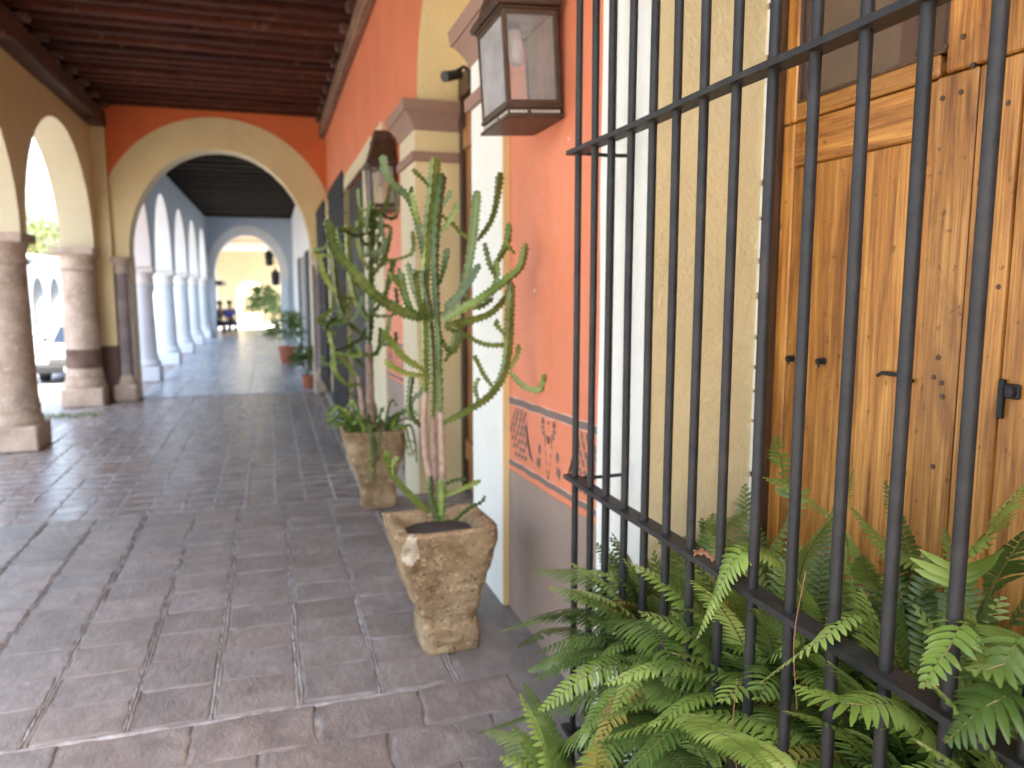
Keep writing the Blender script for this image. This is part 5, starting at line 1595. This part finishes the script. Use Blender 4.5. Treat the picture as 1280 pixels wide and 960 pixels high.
# the mass of ordinary fronds of each plant
r_ = random.Random(21)
for i, (cx, cyy, cz) in enumerate(CL):
    nf = (120, 120, 110, 84, 46)[i]
    k = acc_ = 0
    while acc_ < nf and k < 4000:
        k += 1
        az = r_.uniform(0, 2 * math.pi)
        L = r_.uniform(.30, .60)
        el = r_.uniform(.2, 1.25) if k % 2 else r_.uniform(.95, 1.45)
        bx_, by_ = cx + .06 * math.cos(az), cyy + .06 * math.sin(az)
        hx, hy = math.cos(az) * (.75 if math.cos(az) > 0 else 1.0), math.sin(az)
        pts = [(bx_, by_, cz)]
        for q in (.33, .66, 1.0):
            dd = L * q
            x = bx_ + hx * dd * math.cos(el) * (1 + .15 * q)
            y = by_ + hy * dd * math.cos(el) * (1 + .15 * q)
            z = cz + dd * math.sin(el) - L * ((.45 if k % 2 else .22) + .25 * math.cos(el)) * q * q
            pts.append(clampp((x, y, z)))
        top = max(p[2] for p in pts)
        if top > (1.02, 1.08, 1.13, 1.17, .60)[i]: continue
        if min(p[0] for p in pts) < (.48, .56, .60, .66, .32)[i]: continue
        if i < 4 and min(p[1] for p in pts) < .25: continue
        if i == 4 and (min(p[1] for p in pts) < 1.15 or max(p[1] for p in pts) > 2.2): continue
        acc_ += 1
        frond(ferns[i], pts, r_.uniform(.042, .066), (.0125, .014, .0155)[k % 3], 100 + i * 1000 + k, .14, 'fernold' if acc_ % 23 == 5 else ('fernpale' if acc_ % 4 == 1 else 'fern'), twist=r_.uniform(-.3, .3))
# one dry leaf and needles caught on the rail
dl = thing("dry_leaf", "small dry orange-brown leaf caught on the lower rail of the grille", "leaf", (.842, 1.345, .945))
mb = MB(); r_ = random.Random(4)
pa = catmull([(.83, 1.372, .945), (.842, 1.35, .955), (.846, 1.325, .950), (.85, 1.305, .957)], 5)
for a, b in zip(pa, pa[1:]):
    for s_ in (-1, 1):
        o1, o2 = Vector((-.004, .0, .006 * s_ * (1 + .5 * math.sin(a.y * 400)))), Vector((-.004, 0, .006 * s_ * (1 + .5 * math.sin(b.y * 400))))
        mb.poly([a, b, b + o2, a + o1])
mb.build("blade", M['deadleaf'], dl)
for i, (a, b, lb) in enumerate((((.835, 1.03, 1.03), (.815, 1.01, .80), "thin dry reddish needle hanging across the lower rail"), ((.80, 1.16, .78), (.77, 1.09, .60), "thin dry needle hanging between the fronds below the rail"))):
    nd = thing("pine_needle", lb, "needle", a)
    mb = MB(); m_ = (Vector(a) + Vector(b)) / 2 + Vector((-.01, .006, 0))
    mb.tube(catmull([a, m_, b], 5), .0009, 5); mb.build("needle_blade", M['deadleaf'], nd)

# ================================================================== POTTED PLANTS OF THE BLUE GALLERY
def leaf_blades(mb, c, n, rx, rz, ll, lw, r_, droop=.35):
    for _ in range(n):
        a = r_.uniform(0, 2 * math.pi); e = r_.uniform(-.2, 1.4); d = r_.uniform(.2, 1) ** .6
        base = Vector(c) + Vector((math.cos(a) * math.cos(e) * rx * d, math.sin(a) * math.cos(e) * rx * d, math.sin(e) * rz * d))
        a2 = a + r_.uniform(-.8, .8); e2 = r_.uniform(-.5, .9)
        dr = Vector((math.cos(a2) * math.cos(e2), math.sin(a2) * math.cos(e2), math.sin(e2)))
        sd_ = dr.cross(Vector((r_.uniform(-.3, .3), r_.uniform(-.3, .3), 1))).normalized()
        L = ll * r_.uniform(.6, 1.2); w = lw * r_.uniform(.7, 1.2)
        m_ = base + dr * L * .5; tip = base + dr * L - Vector((0, 0, L * droop))
        mb.poly([base, m_ + sd_ * w, tip, m_ - sd_ * w])
def potted(label, x, y, z, pr, ph, plant_h, spread, mat, seed, n=260):
    t = thing("potted_plant", label, "potted plant", (x, y, z), "potted plants along the gallery wall")
    mb = MB(); mb.lathe([(pr * .68, 0), (pr * .75, .02), (pr * .95, ph * .82), (pr * 1.06, ph * .83), (pr * 1.06, ph), (pr * .95, ph), (pr * .9, ph * .9)], (x, y, z), 24)
    mb.build("pot", M['terracotta'], t, smooth='auto')
    r_ = random.Random(seed)
    for k in range(5):
        a = r_.uniform(0, 6.28)
        mb = MB(); mb.tube([(x, y, z + ph * .85), (x + .3 * spread * math.cos(a), y + .3 * spread * math.sin(a), z + ph + plant_h * .5), (x + .6 * spread * math.cos(a), y + .6 * spread * math.sin(a), z + ph + plant_h * .85)], [.012, .008, .004], 6)
        mb.build("stem", M['stalk'], t)
    mb = MB(); leaf_blades(mb, (x, y, z + ph + plant_h * .35), n, spread, plant_h * .65, .20, .035, r_)
    tag(mb.build("foliage", mat, t), kind="stuff")
    return t
potted("small leafy plant in a terracotta pot at the start of the blue gallery", .63, 14.98, ZL + .012, .12, .26, .60, .26, M['potleaf'], 1, 200)
potted("yellow-green bushy plant in a terracotta pot farther down the blue gallery", .36, 20.3, ZL + .012, .21, .42, .95, .48, M['potleaf'], 2, 420)
t = thing("shrub", "dark green shrub in front of the sunlit courtyard arch", "shrub", (-.35, 43.0, ZL))
r_ = random.Random(9)
mb = MB(); leaf_blades(mb, (-.35, 43.0, ZL + .8), 900, .95, 1.25, .3, .07, r_); tag(mb.build("foliage", M['darkleaf'], t), kind="stuff")
mb = MB(); mb.tube([(-.35, 43, ZL), (-.3, 43, ZL + .6), (-.4, 43.1, ZL + 1.2)], [.06, .05, .02], 8); mb.build("trunk", M['trunkbark'], t)

# ================================================================== SEATED PEOPLE
def skinned(name, pts, edges, mat, parent, sub=2):
    me = bpy.data.meshes.new(name)
    me.from_pydata([p[:3] for p in pts], edges, [])
    me.materials.append(mat)
    o = bpy.data.objects.new(name, me); COL.objects.link(o)
    sk = o.modifiers.new("skin", 'SKIN')
    if not me.skin_vertices: me.skin_vertices.new()
    for v, p in zip(me.skin_vertices[0].data, pts):
        v.radius = (p[3], p[3] if len(p) < 5 else p[4]); v.use_root = False
    me.skin_vertices[0].data[0].use_root = True
    sk.use_smooth_shade = True
    ss = o.modifiers.new("sub", 'SUBSURF'); ss.levels = sub; ss.render_levels = sub
    if parent is not None:
        o.parent = parent
        o.matrix_parent_inverse = Matrix.Translation(parent_origin(parent)).inverted()
    return o
def seated(label, x, y, z, face, shirt, lean=0.0, headz=0.0):
    t = thing("person", label, "person", (x, y, z))
    ca, sa = math.cos(face), math.sin(face)
    def T(f, s_, h, *r): return (x + ca * f - sa * s_, y + sa * f + ca * s_, z + h, *r)
    body = [T(0, 0, .52, .15, .12), T(.02 + lean * .5, 0, .75, .13, .10), T(.04 + lean, 0, .98, .15, .10), T(.05 + lean, 0, 1.07, .055), T(.07 + lean, 0, 1.20, .085, .095), T(.08 + lean, 0, 1.29, .07, .075),
            T(.04 + lean, .19, 1.0, .055), T(.10 + lean, .24, .76, .045), T(.30, .16, .62, .035), T(.38, .13, .60, .03),
            T(.04 + lean, -.19, 1.0, .055), T(.10 + lean, -.24, .76, .045), T(.30, -.16, .62, .035), T(.38, -.13, .60, .03),
            T(.22, .10, .50, .085), T(.44, .12, .50, .062), T(.44, .12, .28, .055), T(.42, .12, .07, .04), T(.54, .13, .04, .035),
            T(.22, -.10, .50, .085), T(.44, -.12, .50, .062), T(.44, -.12, .28, .055), T(.42, -.12, .07, .04), T(.54, -.13, .04, .035)]
    E_ = [(0, 1), (1, 2), (2, 3), (3, 4), (4, 5), (2, 6), (6, 7), (7, 8), (8, 9), (2, 10), (10, 11), (11, 12), (12, 13), (0, 14), (14, 15), (15, 16), (16, 17), (17, 18), (0, 19), (19, 20), (20, 21), (21, 22), (22, 23)]
    skinned("body", body, E_, M['skin'], t)
    g = 1.12
    sh = [T(0, 0, .50, .165, .135), T(.02 + lean * .5, 0, .75, .148, .115), T(.04 + lean, 0, .98, .165, .115), T(.05 + lean, 0, 1.05, .07),
          T(.04 + lean, .19, 1.0, .068), T(.09 + lean, .235, .80, .06), T(.04 + lean, -.19, 1.0, .068), T(.09 + lean, -.235, .80, .06)]
    skinned("shirt", sh, [(0, 1), (1, 2), (2, 3), (2, 4), (4, 5), (2, 6), (6, 7)], shirt, t)
    tr = [T(0, 0, .50, .16, .13), T(.22, .10, .50, .097), T(.44, .12, .50, .074), T(.44, .12, .28, .066), T(.425, .12, .12, .058), T(.22, -.10, .50, .097), T(.44, -.12, .50, .074), T(.44, -.12, .28, .066), T(.425, -.12, .12, .058)]
    skinned("trousers", tr, [(0, 1), (1, 2), (2, 3), (3, 4), (0, 5), (5, 6), (6, 7), (7, 8)], M['trousers'], t)
    mb = MB(); hc = Vector(T(.055 + lean, 0, 1.27))
    for i in range(5):
        pass
    mb.lathe([(.10, -.02), (.108, .03), (.10, .075), (.07, .11), (.02, .125)], tuple(hc), 14); mb.build("hair", M['hair'], t, smooth=True)
    s = thing("stool", "low dark stool under the " + ("person in blue" if shirt is M['blueshirt'] else "person in dark grey"), "stool", (x, y, z))
    mb = MB(); mb.box(x - .17, x + .17, y - .17, y + .17, z + .36, z + .40, ch=.01); mb.build("seat", M['framewood'], s)
    for sx_ in (-1, 1):
        for sy_ in (-1, 1):
            mb = MB(); mb.box(x + sx_ * .14 - .018, x + sx_ * .14 + .018, y + sy_ * .14 - .018, y + sy_ * .14 + .018, z, z + .36); mb.build("leg", M['framewood'], s)
    return t
seated("person in a bright blue shirt and dark trousers sitting near the last blue column", -1.62, 33.4, ZL, R(-70), M['blueshirt'], .04)
seated("person in dark grey clothes sitting beside the one in blue, by the end pilaster", -2.0, 32.85 - .25, ZL, R(-40), M['greyshirt'], .06)

# ================================================================== PARKED CAR
def car():
    x0, x1, yf, g = -5.78, -4.02, 22.0, ZST
    cx = (x0 + x1) / 2
    t = thing("parked_car", "pale silver car parked facing the camera, seen between the two tan columns", "car", (cx, yf + 2, g))
    W = (x1 - x0) / 2
    prof = [(0, .42), (.02, .62), (.10, .74), (1.15, .92), (1.9, 1.40), (2.1, 1.46), (3.1, 1.46), (3.6, 1.02), (4.35, .96), (4.4, .5), (4.3, .30), (.1, .28)]
    mb = MB(); rings = []
    for s_, k in ((-1, .0), (-.94, 1), (.94, 1), (1, .0)):
        ring = []
        for (y, z) in prof:
            inset = .86 if z > 1.0 else 1.0
            zz = z if abs(s_) < 1 else z - .03
            ring.append(mb.vert((cx + W * s_ * inset, yf + y, g + zz)))
        rings.append(ring)
    n = len(prof)
    for a, b in zip(rings, rings[1:]):
        for k in range(n): mb.face((a[k], a[(k + 1) % n], b[(k + 1) % n], b[k]))
    mb.face(rings[0]); mb.face(rings[-1][::-1])
    mb.build("body", M['carpaint'], t)
    mb = MB()
    for (ya, za), (yb, zb), nm in (((1.22, .965), (1.86, 1.375), "windscreen"),):
        mb.hexa([(cx - W * .80, yf + ya - .012, g + za), (cx + W * .80, yf + ya - .012, g + za), (cx + W * .80, yf + ya + .03, g + za), (cx - W * .80, yf + ya + .03, g + za)],
                [(cx - W * .72, yf + yb - .015, g + zb), (cx + W * .72, yf + yb - .015, g + zb), (cx + W * .72, yf + yb + .03, g + zb), (cx - W * .72, yf + yb + .03, g + zb)])
    mb.build("windscreen", M['carglass'], t)
    for s_ in (-1, 1):
        mb = MB(); xo = cx + s_ * W * .865
        mb.hexa([(xo - .01, yf + 1.5, g + 1.0), (xo + .01, yf + 1.5, g + 1.0), (xo + .01, yf + 3.4, g + 1.0), (xo - .01, yf + 3.4, g + 1.0)],
                [(xo - .01, yf + 2.0, g + 1.38), (xo + .01, yf + 2.0, g + 1.38), (xo + .01, yf + 3.05, g + 1.38), (xo - .01, yf + 3.05, g + 1.38)])
        mb.build("side_window", M['carglass'], t)
        mb = MB(); a, b = sorted((cx + s_ * W * .60, cx + s_ * W * .93)); mb.box(a, b, yf - .02, yf + .05, g + .50, g + .64, ch=.02); mb.build("headlight", M['lamp'], t)
        mb = MB(); a, b = sorted((cx + s_ * W * .92, cx + s_ * W * 1.12)); mb.box(a, b, yf + 1.45, yf + 1.6, g + .98, g + 1.10, ch=.02); mb.build("mirror", M['black'], t)
        for yy in (.75, 3.45):
            mb = MB(); mb.tube([(cx + s_ * W * .80, yf + yy, g + .32), (cx + s_ * W * 1.005, yf + yy, g + .32)], .32, 20); wh = mb.build("wheel", M['black'], t, smooth='auto')
            mb = MB(); mb.tube([(cx + s_ * W * 1.0, yf + yy, g + .32), (cx + s_ * W * 1.012, yf + yy, g + .32)], .19, 16); mb.build("rim", M['chrome'], wh)
    bx("grille", M['black'], t, cx - W * .58, cx + W * .58, yf - .025, yf + .04, g + .49, g + .64, ch=.01)
    for k in range(4):
        bx("grille_bar", M['chrome'], t, cx - W * .56, cx + W * .56, yf - .032, yf - .0255, g + .51 + .033 * k, g + .518 + .033 * k)
    bx("bumper", M['black'], t, cx - W * 1.0, cx + W * 1.0, yf - .09, yf + .08, g + .27, g + .475, ch=.03)
    bx("number_plate", M['lamp'], t, cx - .16, cx + .16, yf - .098, yf - .0905, g + .32, g + .43)
    for k in range(2):
        mb = MB(); xx = cx - .45 + k * .6; mb.tube([(xx, yf + 1.2, g + .965), (xx + .35, yf + 1.36, g + 1.075)], .008, 5); mb.build("wiper", M['black'], t)
car()

# ================================================================== ACROSS THE PLAZA
op = thing("building", "pale sunlit arcaded building on the far side of the plaza", "building", (-12.5, 52, ZST))
m = MB(); arched(m, 38, 70, ZST, 3.0, -12.0, -12.5, [(41.0 + 3.4 * k, 1.15, .85, 1.2) for k in range(8)], sx)
m.build("arcade_front", M['oppwall'], op)
bx("cornice", M['whitewall'], op, -12.6, -11.85, 38, 70, 3.0, 3.2)
bx("back_wall", M['cream2'], op, -16.2, -16, 38, 70, ZST, 3.0)
bx("roof", M['tanboard'], op, -16.2, -12.6, 38, 70, 3.0, 3.12)
bx("pavement_slab", M['oppwall'], op, -16, -11, 38, 70, ZST, ZST + .15)
for k in range(9):
    if k < 8:
        bx("door", M['darkdoor'], op, -15.99, -15.9, 40.4 + 3.4 * k, 41.6 + 3.4 * k, ZST + .151, 1.4)

def tree(label, x, y, h, cr, seed, n=2600):
    t = thing("tree", label, "tree", (x, y, ZST), "trees beyond the plaza")
    r_ = random.Random(seed)
    mb = MB(); mb.tube([(x, y, ZST), (x + .1, y, ZST + h * .3), (x - .1, y + .1, ZST + h * .6), (x, y, ZST + h * .85)], [.28, .22, .15, .05], 10)
    mb.build("trunk", M['trunkbark'], t, smooth=True)
    cl = []
    for k in range(9):
        a = 2 * math.pi * k / 9 + r_.uniform(-.3, .3); rr = cr * r_.uniform(.45, .85); zz = ZST + h * r_.uniform(.55, .92)
        e = (x + rr * math.cos(a), y + rr * math.sin(a), zz)
        mb = MB(); mb.tube([(x, y, ZST + h * .4), ((x + e[0]) / 2, (y + e[1]) / 2, (ZST + h * .45 + zz) / 2), e], [.10, .06, .02], 6); mb.build("limb", M['trunkbark'], t, smooth=True)
        cl.append((e, cr * r_.uniform(.3, .5)))
    cl.append(((x, y, ZST + h * .88), cr * .5)); cl.append(((x, y, ZST + h * .6), cr * .6))
    mb = MB()
    for _ in range(n):
        c, rad = r_.choice(cl)
        v = Vector((r_.gauss(0, 1), r_.gauss(0, 1), r_.gauss(0, .8))); v = v.normalized() * rad * r_.uniform(.35, 1.05)
        p = Vector(c) + v
        d = Vector((r_.uniform(-1, 1), r_.uniform(-1, 1), r_.uniform(-.6, .6))).normalized(); s_ = d.cross(Vector((r_.uniform(-1, 1), r_.uniform(-1, 1), r_.uniform(-1, 1)))).normalized()
        L = r_.uniform(.16, .34)
        mb.poly([p, p + d * L * .5 + s_ * L * .3, p + d * L, p + d * L * .5 - s_ * L * .3])
    tag(mb.build("crown", M['treeleaf'], t), kind="stuff")
tree("bright yellow-green tree over the pale arcaded building, seen between the tan columns", -16.6, 60, 7.6, 3.6, 1)
tree("leafy tree seen past the first blue column", -9.2, 64, 7.2, 3.4, 2)
tree("tree behind the pale arcaded building, half hidden by the nearest column", -21.5, 62, 7.0, 3.8, 3)

# weeds along the edge between the tan columns
mb = MB(); r_ = random.Random(15)
for _ in range(260):
    x = r_.uniform(-3.4, -2.5); y = 12.9 + r_.gauss(0, .16)
    if x > -2.9 and y > 13.5: continue
    h = r_.uniform(.01, .045); a = r_.uniform(0, 6.28); w = .012
    mb.poly([(x - w * math.cos(a), y - w * math.sin(a), ZL - .006), (x + w * math.cos(a), y + w * math.sin(a), ZL - .006), (x + r_.uniform(-.05, .05), y + r_.uniform(-.05, .05), ZL + h)])
tag(mb.build("grass", M['grass']), kind="stuff")
